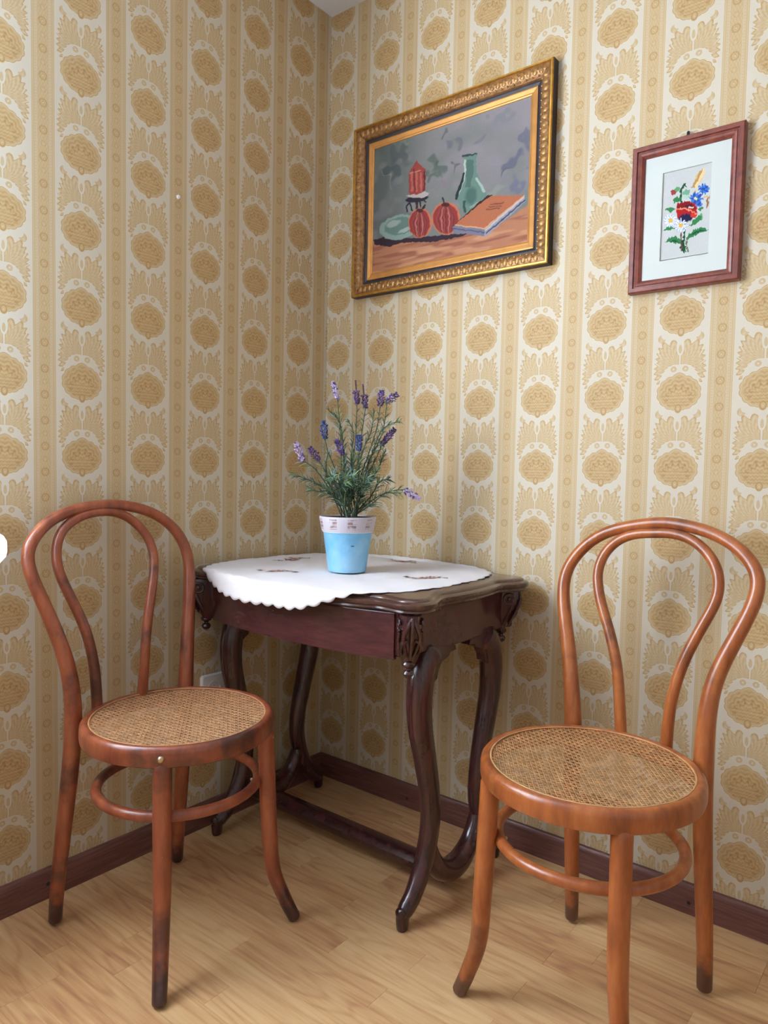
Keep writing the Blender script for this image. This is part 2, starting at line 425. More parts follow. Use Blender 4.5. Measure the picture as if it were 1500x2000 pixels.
# baseboards: board with rounded top, screws
def baseboard(name, label, along, length, sgn, screws):
    prof = [(0, 0), (.013, 0), (.013, .055), (.0115, .064), (.008, .069), (.004, .070), (0, .070)]
    vs, fs = [], []; n = len(prof)
    for t in (0, length):
        for d, z in prof:
            vs.append((t, -d, z) if along == 'x' else (d, -t, z))
    for i in range(n):
        j = (i+1) % n; fs.append((i, j, n+j, n+i))
    fs += [tuple(range(n)), tuple(range(n, 2*n))]
    o = struct(MB().add(vs, fs).build(name, M_base)); tag(o, label, 'baseboard')
    for t, z in screws:
        c = (t, -.0135, z) if along == 'x' else (.0135, -t, z)
        b = MB().blob((0, 0, 0), .0045 if along == 'x' else .0015, .0015 if along == 'x' else .0045, .0045, 10, 6)
        s = b.build('screw', M_iron, o); s.location = c
baseboard('baseboard_right', 'reddish brown wooden baseboard along the right wall', 'x', RX, 1, [(.3704, .028), (1.183, .028), (1.9, .028)])
baseboard('baseboard_left', 'reddish brown wooden baseboard along the left wall', 'y', 2.9, 1, [(.93, .036), (.25, .036), (1.7, .036)])

# window in the left wall, outside the view to the left: it lights the room
wf = MB(); t = .05
wf.box(-.13, -.06, WY0, WY1, WZ0, WZ0+t); wf.box(-.13, -.06, WY0, WY1, WZ1-t, WZ1); wf.box(-.13, -.06, WY0, WY0+t, WZ0+t, WZ1-t); wf.box(-.13, -.06, WY1-t, WY1, WZ0+t, WZ1-t)
win = struct(wf.build('window_1', M_white, smooth=False)); tag(win, 'white framed double window in the left wall', 'window')
ym = (WY0+WY1)/2
MB().box(-.12, -.07, ym-.03, ym+.03, WZ0+t, WZ1-t).build('mullion', M_white, win, smooth=False)
MB().box(-.06, .05, WY0-.03, WY1+.03, WZ0-.03, WZ0).build('sill', M_white, win, smooth=False)
m, nt, b = new_mat('window_glass'); mx = nt.nodes.new('ShaderNodeMixShader'); tr = nt.nodes.new('ShaderNodeBsdfTransparent'); gl = nt.nodes.new('ShaderNodeBsdfGlossy'); gl.inputs['Roughness'].default_value = .02
mx.inputs[0].default_value = .06; nt.links.new(tr.outputs[0], mx.inputs[1]); nt.links.new(gl.outputs[0], mx.inputs[2]); nt.links.new(mx.outputs[0], nt.nodes['Material Output'].inputs[0]); M_glass = m
for a, b2 in ((WY0+t, ym-.03), (ym+.03, WY1-t)): MB().box(-.102, -.098, a, b2, WZ0+t, WZ1-t).build('pane', M_glass, win, smooth=False)

# sheer curtain in front of the window, its gathered edge just reaches the left of the view
m, nt, b = new_mat('sheer_curtain'); tr = nt.nodes.new('ShaderNodeBsdfTransparent'); tl = nt.nodes.new('ShaderNodeBsdfTranslucent'); df = nt.nodes.new('ShaderNodeBsdfDiffuse')
tl.inputs[0].default_value = srgb(235, 242, 250); df.inputs[0].default_value = srgb(235, 240, 248)
m1 = nt.nodes.new('ShaderNodeMixShader'); m2 = nt.nodes.new('ShaderNodeMixShader'); m1.inputs[0].default_value = .25; m2.inputs[0].default_value = .72
nt.links.new(tl.outputs[0], m1.inputs[1]); nt.links.new(df.outputs[0], m1.inputs[2]); nt.links.new(tr.outputs[0], m2.inputs[1]); nt.links.new(m1.outputs[0], m2.inputs[2]); nt.links.new(m2.outputs[0], nt.nodes['Material Output'].inputs[0]); M_sheer = m
cu = thing('curtain', 'white sheer curtain whose gathered edge shows at the left border', 'curtain', (.10, -1.5, .80))
vs, fs = [], []; NU, NV = 90, 150
for j in range(NV+1):
    z = .80+1.52*j/NV
    edge = -1.128+.034*math.exp(-((z-.848)/.034)**4)
    for i in range(NU+1):
        s_ = i/NU; yy = edge+(-2.7-edge)*s_
        xx = .185+.040*math.sin(s_*88)*(1-.3*j/NV)+.008*math.sin(s_*41+z*2)
        vs.append((xx-.10, yy+1.5, z-.80))
for j in range(NV):
    for i in range(NU):
        a = j*(NU+1)+i; fs.append((a, a+1, a+NU+2, a+NU+1))
c_ = MB().add(vs, fs).build('fabric', M_sheer, cu)
MB().tube([(.085, .42, 1.535), (.085, -1.25, 1.535)], .009, 12).build('curtain_rod', M_white, cu)

# ------------------------------------------------------------------ bentwood chairs
CH = dict(
 L=dict(c=(.309, -.800), yaw=-.03,
  ol=[(-.0089, .9179, -.2585), (-.087, .9106, -.2562), (-.1492, .8871, -.2491), (-.1859, .8547, -.2397), (-.2067, .8224, -.2308), (-.2071, .7851, -.221), (-.1937, .7382, -.2096), (-.1778, .6904, -.199), (-.1615, .6378, -.1885), (-.1453, .5759, -.1777), (-.139, .5105, -.1695), (-.139, .455, -.166)],
  orr=[(.0466, .9138, -.2572), (.108, .8969, -.2521), (.1577, .8608, -.2414), (.1844, .8149, -.2287), (.1907, .7648, -.216), (.181, .7014, -.2014), (.1697, .639, -.1887), (.1576, .5677, -.1764), (.1514, .5201, -.170), (.146, .4577, -.166)],
  il=[(-.0408, .9015, -.2541), (-.085, .8906, -.2511), (-.1259, .8645, -.2425), (-.1435, .8266, -.2319), (-.146, .7797, -.2197), (-.1298, .7311, -.208), (-.1107, .6815, -.1972), (-.0953, .6316, -.1874), (-.0864, .578, -.180), (-.0811, .5289, -.1776), (-.078, .4504, -.1763)],
  ir=[(.0083, .9007, -.2532), (.0511, .8796, -.2469), (.0862, .8353, -.2343), (.094, .7823, -.2203), (.0787, .7221, -.2059), (.062, .6677, -.1943), (.0498, .6097, -.186), (.0429, .5517, -.181), (.0387, .449, -.1864)],
  so=(.0035, .016), bf=[(-.172, -.185), (.149, -.2025)], ff=[(-.1575, .1994), (.190, .1917)]),
 R=dict(c=(1.112, -.421), yaw=-1.66,
  ol=[(.0055, .9116, -.2565), (-.0168, .9106, -.2559), (-.0754, .8994, -.2528), (-.1283, .8809, -.2473), (-.1696, .8476, -.2377), (-.1974, .8045, -.226), (-.2041, .7632, -.2156), (-.1955, .7172, -.2049), (-.1827, .6724, -.1953), (-.1669, .6156, -.1844), (-.1532, .5527, -.1751), (-.145, .4962, -.169), (-.1399, .4548, -.166)],
  orr=[(.0276, .9124, -.2568), (.0808, .9051, -.2545), (.1268, .8905, -.2501), (.1665, .8674, -.2433), (.195, .8359, -.2344), (.2027, .8058, -.2263), (.1988, .7716, -.2176), (.184, .7274, -.2071), (.165, .6792, -.1967), (.1483, .6307, -.1872), (.1399, .586, -.180), (.137, .5272, -.1714), (.138, .4555, -.166)],
  il=[(.0057, .8912, -.2503), (-.0133, .8892, -.2497), (-.0526, .8854, -.2489), (-.0875, .8708, -.2443), (-.1141, .8424, -.2362), (-.1254, .8053, -.2262), (-.1205, .7699, -.2172), (-.1058, .7296, -.2077), (-.0834, .6849, -.1979), (-.0657, .6436, -.190), (-.0516, .5992, -.184), (-.0439, .5452, -.181), (-.038, .4505, -.1848)],
  ir=[(.0247, .8913, -.2504), (.0565, .8866, -.249), (.0892, .8695, -.2439), (.1165, .8423, -.2362), (.1311, .8087, -.2271), (.1317, .7711, -.2175), (.1168, .7313, -.208), (.099, .6876, -.1984), (.0813, .6376, -.1895), (.0673, .5758, -.182), (.0614, .5152, -.1787), (.0601, .4502, -.1785)],
  so=(.016, -.005), bf=[(-.1432, -.1945), (.1552, -.1764)], ff=[(-.1832, .1665), (.160, .172)]))

def cane(R, pitch, rot, seed):
    """six-way cane weave: paired strands both ways and single diagonals, a little sagged"""
    rnd = random.Random(seed); b = MB()
    def sag(x, y): return -.006*(1-(x*x+y*y)/(R*R))
    def strand(nx, ny, off, w, z, seg):
        # line n.p = off
        h2 = R*R-off*off
        if h2 <= 1e-5: return
        h = math.sqrt(h2); tx, ty = -ny, nx; vs = []; n = max(3, int(seg*h/R))
        for i in range(n+1):
            t = -h+2*h*i/n; x = nx*off+tx*t; y = ny*off+ty*t; zz = z+sag(x, y)+rnd.uniform(-.0002, .0002)
            for sg in (-1, 1):
                vs.append((x+nx*w*sg, y+ny*w*sg, zz))
            vs.append((x, y, zz+.0007))
        fs = []
        for i in range(n):
            a = 3*i; fs += [(a, a+3, a+5, a+2), (a+2, a+5, a+4, a+1), (a, a+1, a+4, a+3)]
        b.add(vs, fs)
    N = int(R/pitch)+1
    for fam, z in ((0, 0.0), (1, .0009)):
        a = rot+fam*PI/2; nx, ny = math.cos(a), math.sin(a)
        for i in range(-N, N+1):
            for d in (-.00125, .00125): strand(nx, ny, i*pitch+d+rnd.uniform(-.0003, .0003), .00080, z, 18)
    for fam, z in ((0, .0018), (1, .0024)):
        a = rot+PI/4+fam*PI/2; nx, ny = math.cos(a), math.sin(a); q = pitch/math.sqrt(2)*1.0; M = int(R/q)+1
        for i in range(-M, M+1): strand(nx, ny, i*q+rnd.uniform(-.0003, .0003), .00068, z, 18)
    return b

def chair(P, label, mw, mc, seed, extra_screw):
    t = thing('bentwood_chair', label, 'chair', (P['c'][0], P['c'][1], 0), P['yaw'], 'bentwood cane chairs')
    loc = lambda q: (q[2], q[0], q[1])                         # (u, z, d) -> local x forward, y left
    ZS = .462
    # bent back frame: rear legs and hoop in one piece
    left = [loc(q) for q in P['ol']][::-1]; right = [loc(q) for q in P['orr']]
    fl, fr = P['bf']
    def leg(f, top): return [(f[1], f[0], .012), (f[1]*.86+top[0]*.14, f[0]*.9+top[1]*.1, .09), ((f[1]+top[0])/2+.004, (f[0]+top[1])/2, .24), (top[0]+.001, top[1]+(f[0]-top[1])*.12, .38)]
    path = leg(fl, left[0])+left+right+leg(fr, right[-1])[::-1]
    pts = soften(cr(path, 6), 16)
    def rad(p):
        z = p[2]
        return float(np.interp(z, [0, .1, .3, .46, .6, .75, .92], [.0145, .0155, .0180, .0190, .0165, .0140, .0128]))
    MB().tube(pts, [rad(p) for p in pts], 14).build('back_frame', mw, t)
    path = [loc(q) for q in P['il']][::-1]+[loc(q) for q in P['ir']]
    pts = soften(cr(path, 6), 12)
    MB().tube(pts, [float(np.interp(p[2], [.44, .6, .9], [.0125, .0115, .0108])) for p in pts], 12).build('inner_hoop', mw, t)
    # seat ring with rounded shoulders
    sx, sy = P['so']; Ro, Ri, zt = .2045, .1835, .4725
    prof = [(Ro-.006, zt-.042), (Ro-.0015, zt-.039), (Ro, zt-.032), (Ro, zt-.014), (Ro-.0015, zt-.007), (Ro-.006, zt-.0015), (Ro-.011, zt), (Ri+.004, zt-.0015), (Ri, zt-.005), (Ri, zt-.038), (Ri+.004, zt-.042)]
    MB().lathe((sx, sy, 0), prof, 96, closed=True).build('seat_frame', mw, t)
    MB().ring((sx, sy, zt-.0025), Ri+.0015, .0019, 96, 6, .0014).build('cane_spline', mc, t)
    c = cane(Ri+.001, .0120, .12 if seed == 1 else -.1, seed).build('cane_seat', mc, t, smooth=False); c.location = (sx, sy, zt-.0068); c['kind'] = 'stuff'
    # front legs, sabre-curved at the foot
    for f in P['ff']:
        s = 1 if f[0] > 0 else -1; top = (sx+.136, sy+s*.130)
        pp = cr([(top[0], top[1], zt-.040), (top[0]+.003, top[1]+s*.002, .34), (top[0]+.008, top[1]+s*.005, .22), (top[0]*.72+f[1]*.28, top[1]*.72+f[0]*.28, .12), (top[0]*.32+f[1]*.68, top[1]*.32+f[0]*.68, .05), (f[1], f[0], .008)], 6)
        MB().tube(pp, resample([.0185, .0185, .018, .0165, .015, .014], len(pp)), 14).build('leg', mw, t)
    # leg ring
    RR, zr = .171, .322; sx2 = sx*.7
    MB().ring((sx2, sy, zr), RR, .0112, 80, 12).build('leg_ring', mw, t)
    # small wood blocks and screws where the ring meets the legs
    for s in (-1, 1):
        a = math.atan2(s*.134, .142)
        MB().blob((sx2+(RR+.011)*math.cos(a), sy+(RR+.011)*math.sin(a), zr), .011, .011, .008, 10, 6).build('ring_block', mw, t)
        MB().blob((sx2+(RR-.0125)*math.cos(a), sy+(RR-.0125)*math.sin(a), zr), .0035, .0035, .0035, 8, 5).build('screw', M_steel, t)
    if extra_screw:
        a = math.atan2(-.130, .136)
        MB().blob((sx+Ro*math.cos(a), sy+Ro*math.sin(a), zt-.022), .0068, .0068, .0068, 14, 8).build('screw', M_steel, t)
        MB().blob((sx+.136+.0185, sy-.130-.011, .262), .0035, .0035, .0035, 8, 5).build('screw', M_steel, t)
    return t
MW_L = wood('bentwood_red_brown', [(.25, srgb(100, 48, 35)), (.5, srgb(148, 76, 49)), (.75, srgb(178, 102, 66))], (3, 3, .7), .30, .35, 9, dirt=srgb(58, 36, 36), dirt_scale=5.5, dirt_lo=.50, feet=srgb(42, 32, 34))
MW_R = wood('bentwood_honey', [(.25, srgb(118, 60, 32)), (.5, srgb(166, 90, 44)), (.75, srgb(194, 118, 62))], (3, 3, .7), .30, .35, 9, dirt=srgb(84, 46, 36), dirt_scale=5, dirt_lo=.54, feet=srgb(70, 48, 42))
MC_L = plain('old_cane', srgb(188, 138, 92), .5, var=.22, vscale=45)
MC_R = plain('worn_cane', srgb(196, 148, 98), .5, var=.25, vscale=35)
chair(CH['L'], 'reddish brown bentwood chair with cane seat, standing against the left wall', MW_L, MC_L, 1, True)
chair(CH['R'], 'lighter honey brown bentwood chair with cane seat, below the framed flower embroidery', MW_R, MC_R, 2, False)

# ------------------------------------------------------------------ carved side table
M_table = wood('dark_mahogany', [(.25, srgb(54, 28, 32)), (.5, srgb(76, 38, 40)), (.75, srgb(94, 48, 47))], (1.2, 8, 8), .22, .5, 7)
M_leg = wood('dark_mahogany_leg', [(.25, srgb(34, 18, 24)), (.5, srgb(62, 30, 32)), (.75, srgb(88, 42, 40))], (8, 8, 1.0), .2, .5, 6)
M_top = wood('walnut_top', [(.25, srgb(48, 30, 28)), (.5, srgb(78, 50, 42)), (.75, srgb(98, 66, 54))], (1.2, 10, 6), .2, .5, 7)
XC, YC, ZT = .39, -.285, .745
tb = thing('side_table', 'dark carved mahogany side table with curved legs standing in the corner', 'table', (XC, YC, 0))
OFF = (XC, YC, 0)
half = [(.39, -.578), (.5, -.575), (.58, -.566), (.632, -.552), (.662, -.540), (.692, -.542), (.732, -.546), (.764, -.532), (.778, -.505), (.775, -.470), (.760, -.436), (.752, -.408), (.759, -.36), (.764, -.285),
        (.759, -.21), (.752, -.162), (.760, -.134), (.775, -.10), (.777, -.065), (.762, -.040), (.730, -.028), (.69, -.026), (.662, -.028), (.6, -.020), (.5, -.014)]
full = half+[(.39, -.013)]+[(2*XC-x, y_) for x, y_ in half[:0:-1]]
outline = [p for p in cr(full, 4, True)]
def front_y(x):
    a = [p for p in outline if p[1] < -.40]; a.sort()
    return float(np.interp(x, [p[0] for p in a], [p[1] for p in a]))
lay = [(.016, .7125), (.010, .7125), (.006, .7165), (.007, .7205), (.002, .7235), (0, .7285), (.001, .7335), (.006, .7370), (.012, .7380), (.014, .7415), (.019, .7440), (.026, .745)]
MB().prism(outline, 0, 0, lay).build('table_top', M_top, tb, off=OFF)
# apron: bowed front and sides below the top
ah = [(.39, -.543), (.5, -.540), (.58, -.533), (.64, -.522), (.690, -.512), (.715, -.505), (.722, -.47), (.722, -.41), (.730, -.35), (.733, -.285), (.730, -.22), (.722, -.16), (.722, -.09), (.712, -.05), (.5, -.045)]
afull = ah+[(.39, -.045)]+[(2*XC-x, y_) for x, y_ in ah[:0:-1]]
aout = cr(afull, 3, True)
MB().prism(aout, 0, 0, [(.004, .612), (0, .616), (0, .708), (-.004, .7135)]).build('apron', M_table, tb, off=OFF)
# drawer front: a thin bowed board with a shadow gap
fr = [(x, front_y(.39)+.035+(y0)) for x, y0 in ()]
dxs = np.linspace(.085, .695, 25); ys = [np.interp(x if x > .39 else 2*XC-x, [p[0] for p in ah[:7]], [p[1] for p in ah[:7]]) for x in dxs]
dp = [(x, y_-.006) for x, y_ in zip(dxs, ys)]+[(x, y_+.004) for x, y_ in zip(dxs[::-1], ys[::-1])]
MB().prism(dp, 0, 0, [(.0005, .606), (0, .609), (0, .706), (.0005, .708)]).build('drawer_front', M_table, tb, smooth=False, off=OFF)
# carved corner posts with drop finials
def corner(cx, cy, ang):
    """carved console: scroll at the head, leaf below, turned drop; built facing +x then turned"""
    ca, sa = math.cos(ang), math.sin(ang)
    def W(p): return (cx+p[0]*ca-p[1]*sa, cy+p[0]*sa+p[1]*ca, p[2])
    def put(src, name, par):
        src.v = [W(v) for v in src.v]; return src.build(name, M_leg, par, off=OFF)
    b = MB(); sec = [(.036, .020, .712), (.036, .024, .690), (.030, .024, .665), (.020, .023, .640), (.010, .020, .622), (.002, .014, .606)]
    vs = []; fs = []
    for d, w, z in sec: vs += [(-.035, -w, z), (d*.55, -w, z), (d, -w*.55, z), (d, w*.55, z), (d*.55, w, z), (-.035, w, z)]
    for i in range(len(sec)-1):
        for k in range(6): fs.append((6*i+k, 6*i+(k+1) % 6, 6*i+6+(k+1) % 6, 6*i+6+k))
    fs += [tuple(range(6)), tuple(range(6*len(sec)-6, 6*len(sec)))]
    post = put(b.add(vs, fs), 'carved_corner', tb)
    lf = MB()
    for s in (-1, 1):                                          # acanthus leaf ribs and the scroll eye on each flank
        lf.tube(cr([(.034, s*.003, .706), (.040, s*.010, .69), (.034, s*.017, .668), (.024, s*.013, .645), (.014, s*.006, .622)], 5), resample([.003, .005, .0045, .004, .002], 21), 8)
        lf.tube(cr([(.030, s*.008, .66), (.030, s*.019, .655), (.021, s*.021, .64), (.012, s*.016, .628)], 5), resample([.003, .0045, .004, .002], 16), 8)
        lf.tube(cr([(.012+.013*math.cos(a), s*(.0245), .690+.013*math.sin(a)) for a in np.linspace(.3, 5.6, 10)], 3), .0032, 8)
        lf.blob((.012, s*.0245, .690), .006, .004, .006, 10, 6)
        lf.tube(cr([(.020, s*.0235, .676), (.014, s*.0245, .660), (.005, s*.0225, .640), (-.004, s*.019, .622)], 5), resample([.003, .0045, .004, .002], 16), 8)
    lf.tube(cr([(.037, 0, .708), (.040, 0, .685), (.033, 0, .66), (.022, 0, .638), (.010, 0, .618)], 5), resample([.004, .005, .0045, .004, .002], 21), 8)
    put(lf, 'leaf_carving', post)
    put(MB().lathe((-.006, 0, 0), [(.0, .572), (.005, .573), (.0105, .578), (.0125, .583), (.0105, .588), (.006, .591), (.0055, .594), (.010, .597), (.014, .600), (.015, .604), (.012, .609)], 20), 'drop_finial', tb)
for cx, cy, an in ((.735, -.515, -PI/4), (.716, -.078, PI/4*.7), (.045, -.515, -PI*3/4), (.064, -.078, PI*.83)): corner(cx, cy, an)
# end frames: S-curved legs, yokes and the long stretcher
for X0 in (.712, .070):
    for s in (-1, 1):
        Y = lambda y_: YC+s*(abs(y_-YC))
        pth = cr([(X0, Y(-.405), .60), (X0, Y(-.428), .575), (X0, Y(-.441), .52), (X0, Y(-.437), .45), (X0, Y(-.413), .36), (X0, Y(-.391), .27), (X0, Y(-.388), .20), (X0, Y(-.408), .125), (X0, Y(-.446), .065), (X0, Y(-.474), .042), (X0, Y(-.485), .03), (X0, Y(-.486), .004)], 5)
        rr = np.interp(np.arange(len(pth))/5, range(12), [.036, .034, .033, .031, .0285, .026, .0255, .025, .0225, .021, .0175, .0145])
        lg = MB().tube(pth, list(rr), 14, flat=.86).build('leg', M_leg, tb, off=OFF)
        # moulded fillet along the outer face
        f = [(p[0]+.0, p[1]+s*r_*.96, p[2]) for p, r_ in zip(pth[6:-10], rr[6:-10])]
        MB().tube(f, .0042, 6).build('fillet', M_leg, lg, off=OFF)
        MB().blob((X0, Y(-.492), .040), .014, .012, .013, 12, 8).build('foot_scroll', M_leg, lg, off=OFF)
        # bracket between leg head and apron (ears of the side rail)
        sg = 1 if X0 > XC else -1
        br = [(-.435, .615), (-.36, .615), (-.318, .609), (-.314, .598), (-.338, .596), (-.345, .588), (-.372, .580), (-.386, .562), (-.390, .545), (-.403, .538), (-.412, .53), (-.435, .545)]
        vs = [(X0-.012, Y(a), z) for a, z in br]+[(X0+.012, Y(a), z) for a, z in br]; n = len(br)
        MB().add(vs, [tuple(range(n)), tuple(range(n, 2*n))]+[(i, (i+1) % n, n+(i+1) % n, n+i) for i in range(n)]).build('bracket', M_leg, tb, smooth=False, off=OFF)
    yk = cr([(X0, YC-.115, .235), (X0, YC-.108, .16), (X0, YC-.080, .100), (X0, YC-.040, .068), (X0, YC, .058), (X0, YC+.040, .068), (X0, YC+.080, .100), (X0, YC+.108, .16), (X0, YC+.115, .235)], 6)
    MB().tube(yk, resample([.010, .019, .023, .027, .029, .027, .023, .019, .010], len(yk)), 14).build('yoke', M_leg, tb, off=OFF)
prof = [(-.030, .036), (-.026, .030), (.026, .030), (.030, .036), (.030, .050), (.022, .058), (.012, .064), (-.012, .064), (-.022, .058), (-.030, .050)]
vs = [(x, YC-.008+a, z) for x in (.075, .707) for a, z in prof]; n = len(prof)
MB().add(vs, [tuple(range(n)), tuple(range(n, 2*n))]+[(i, (i+1) % n, n+(i+1) % n, n+i) for i in range(n)]).build('stretcher', M_leg, tb, off=OFF)

# ------------------------------------------------------------------ tablecloth
m, nt, b = new_mat('white_linen'); tc = nt.nodes.new('ShaderNodeTexCoord'); b.inputs['Base Color'].default_value = srgb(226, 221, 224); b.inputs['Roughness'].default_value = .9; b.inputs['Specular IOR Level'].default_value = .15
wv = nt.nodes.new('ShaderNodeTexWave'); wv.inputs['Scale'].default_value = 400; nt.links.new(tc.outputs['Object'], wv.inputs['Vector'])
bp = nt.nodes.new('ShaderNodeBump'); bp.inputs['Strength'].default_value = .08; bp.inputs['Distance'].default_value = .0004; nt.links.new(wv.outputs[0], bp.inputs['Height']); nt.links.new(bp.outputs[0], b.inputs['Normal'])
M_linen = m
CC = (.360, -.306)
def crad(a):
    n = 3.3 if math.sin(a) > 0 else 2.45
    return (abs(math.cos(a)/.351)**n+abs(math.sin(a)/.340)**n)**(-1/n)
ZC = ZT+.0012
def drape(x, y_):
    """flat cloth point -> draped point"""
    z = ZC+.0016*math.sin(x*33+y_*17)*math.sin(y_*29-x*11)+.0014
    fy = front_y(min(max(x, .05), .73))-.0035
    if y_ < fy:
        e = fy-y_; R_ = .010
        if e < R_*PI/2: a = e/R_; return (x, fy-R_*math.sin(a)*1.0, z-R_*(1-math.cos(a)))
        q = e-R_*PI/2; return (x, fy-R_-.0015-.004*math.sin(x*26+1.0)*min(1, q/.04)-.05*q, z-R_-q)
    if y_ > -.016:
        e = y_+.016; return (x, -.016+e*.22, z+e*.16)
    return (x, y_, z)
cl = thing('tablecloth', 'round white tablecloth with scalloped edge and small embroidery, lying on the side table', 'tablecloth', (CC[0], CC[1], ZC))
NR, NT = 46, 384; vs = []; fs = []
for i in range(NR+1):
    for k in range(NT):
        a = 2*PI*k/NT; rim = crad(a)-.0075*(1-abs(math.sin(a*28)))*max(0, (i/NR-.9)/.1)
        r_ = rim*(i/NR); vs.append(drape(CC[0]+r_*math.cos(a), CC[1]+r_*math.sin(a)))
for i in range(NR):
    for k in range(NT):
        if i == 0: 
            if k: continue
        fs.append((i*NT+k, i*NT+(k+1) % NT, (i+1)*NT+(k+1) % NT, (i+1)*NT+k))
fs = [f for f in fs if f[0] >= NT]; fs.append(tuple(NT+k for k in range(NT)))
cb = MB(); cb.v = vs; cb.f = fs; cb.mi = [0]*len(fs)
cloth = cb.build('cloth', M_linen, cl, off=(CC[0], CC[1], ZC))
bm = bmesh.new(); bm.from_mesh(cloth.data); bmesh.ops.delete(bm, geom=[v for v in bm.verts if not v.link_faces], context='VERTS'); bm.normal_update()
if sum(f.normal.z for f in bm.faces) < 0: bmesh.ops.reverse_faces(bm, faces=bm.faces)
bm.to_mesh(cloth.data); bm.free()
sd = cloth.modifiers.new('thickness', 'SOLIDIFY'); sd.thickness = .0008; sd.offset = -1
E_m = [plain('thread_brown', srgb(120, 84, 70), .8), plain('thread_red', srgb(190, 92, 84), .8), plain('thread_green', srgb(96, 108, 82), .8), plain('thread_rose', srgb(222, 178, 166), .8)]
def embroidery(cx, cy, ang, seed):
    rnd = random.Random(seed); b = MB()
    def leaf(x, y_, a, l, w, mi):
        b.cur = mi; pts = [(-l/2, 0), (0, -w/2), (l/2, 0), (0, w/2)]; out = []
        for u, v in pts:
            p = drape(x+u*math.cos(a)-v*math.sin(a), y_+u*math.sin(a)+v*math.cos(a)); out.append((p[0], p[1], p[2]+.0013))
        b.add(out, [(0, 1, 2, 3)])
    for i in range(46):
        t = rnd.uniform(-.5, .5); s = .014*math.sin(t*9)+rnd.uniform(-.020, .020)*(1.2-abs(t)*1.8)
        x = cx+t*.115*math.cos(ang)-s*math.sin(ang); y_ = cy+t*.115*math.sin(ang)+s*math.cos(ang)
        leaf(x, y_, ang+rnd.uniform(-1, 1), rnd.uniform(.009, .017), rnd.uniform(.004, .007), rnd.choice((0, 0, 2, 3)))
    for cxo in (-.008, .012):
        for i in range(16):
            a = rnd.uniform(0, 2*PI); r_ = rnd.uniform(0, .017)
            leaf(cx+cxo*math.cos(ang)+r_*math.cos(a), cy+cxo*math.sin(ang)+r_*math.sin(a), a, .012, .007, rnd.choice((1, 3, 0)))
    b.build('embroidered_sprig', E_m, cl, smooth=False, off=(CC[0], CC[1], ZC))
embroidery(.262, -.452, .55, 1); embroidery(.600, -.268, .55, 2); embroidery(.36, -.045, 0, 3); embroidery(.11, -.25, 1.6, 4)

# ------------------------------------------------------------------ potted lavender
PX, PY = .394, -.330; PZ = ZC+.0035
RH = Vector((CR.x, CR.y, 0)).normalized(); NH = Vector((-CF.x, -CF.y, 0)).normalized()
K_ = .00133
def lp(px, py, d=0):
    """position in the plant: to the right of the pot axis, above the table, d towards the viewer's side"""
    v = RH*((px-680)*K_)+NH*d; return Vector((v.x, v.y, (1115-py)*K_))
po = thing('potted_lavender', 'artificial lavender plant in a light blue pot standing on the white tablecloth', 'potted plant', (PX, PY, PZ))
m, nt, b = new_mat('blue_glaze'); tc = nt.nodes.new('ShaderNodeTexCoord')
n1 = nt.nodes.new('ShaderNodeTexNoise'); n1.inputs['Scale'].default_value = 16; n1.inputs['Detail'].default_value = 5; nt.links.new(tc.outputs['Object'], n1.inputs['Vector'])
r1 = nt.nodes.new('ShaderNodeValToRGB'); r1.color_ramp.elements[0].position = .35; r1.color_ramp.elements[0].color = srgb(108, 184, 226); r1.color_ramp.elements[1].position = .7; r1.color_ramp.elements[1].color = srgb(164, 208, 234)
nt.links.new(n1.outputs[0], r1.inputs[0]); nt.links.new(r1.outputs[0], b.inputs['Base Color']); b.inputs['Roughness'].default_value = .35; M_blue = m
m, nt, b = new_mat('crackled_rim'); tc = nt.nodes.new('ShaderNodeTexCoord'); s = nt.nodes.new('ShaderNodeSeparateXYZ'); nt.links.new(tc.outputs['Object'], s.inputs[0])
x_, y_e, z_ = (Ex(nt, s.outputs[i]) for i in range(3)); ang = x_.at2(y_e)
blk = ((ang*9).sin().ss(.05, .3))*((z_*2*PI/.009).sin().ss(-.9, -.5))*(1-(z_-.125).abs().ss(.012, .014)); fine = (ang*110).sin().ss(.4, 1)*.35
n1 = nt.nodes.new('ShaderNodeTexNoise'); n1.inputs['Scale'].default_value = 60; nt.links.new(tc.outputs['Object'], n1.inputs['Vector'])
fac = (blk*(Ex(nt, n1.outputs[0]).ss(.3, .6))*.8+fine*.7).min(1.0)
mx = nt.nodes.new('ShaderNodeMix'); mx.data_type = 'RGBA'; nt.links.new(fac.v, mx.inputs[0]); mx.inputs[6].default_value = srgb(206, 198, 208); mx.inputs[7].default_value = srgb(132, 96, 88)
nt.links.new(mx.outputs[2], b.inputs['Base Color']); b.inputs['Roughness'].default_value = .5; M_rim = m
pot = MB().lathe((0, 0, 0), [(.044, 0), (.0475, .001), (.0490, .004), (.0500, .010), (.0630, .1035), (.0645, .106), (.060, .106), (.058, .10), (.047, .012), (.02, .010)], 56).build('pot', M_blue, po)
MB().lathe((0, 0, 0), [(.0635, .104), (.0668, .105), (.0680, .109), (.0738, .139), (.0730, .1425), (.0705, .143), (.0680, .140), (.062, .106)], 56, closed=True).build('rim', M_rim, pot)
MB().lathe((0, 0, 0), [(.0632, .1025), (.0650, .1030), (.0648, .1052), (.0632, .1056)], 56, closed=True).build('white_line', plain('white_glaze', srgb(222, 236, 238), .4), pot)
pm = lp(692, 1059); a0 = math.atan2(NH.y, NH.x)-.02+math.asin(max(-1, min(1, .016/.057)))
MB().blob((.0573*math.cos(a0), .0573*math.sin(a0), .0705), .0052, .0052, .0016, 10, 6).build('paint_chip', plain('deep_blue', srgb(30, 96, 150), .4), pot)
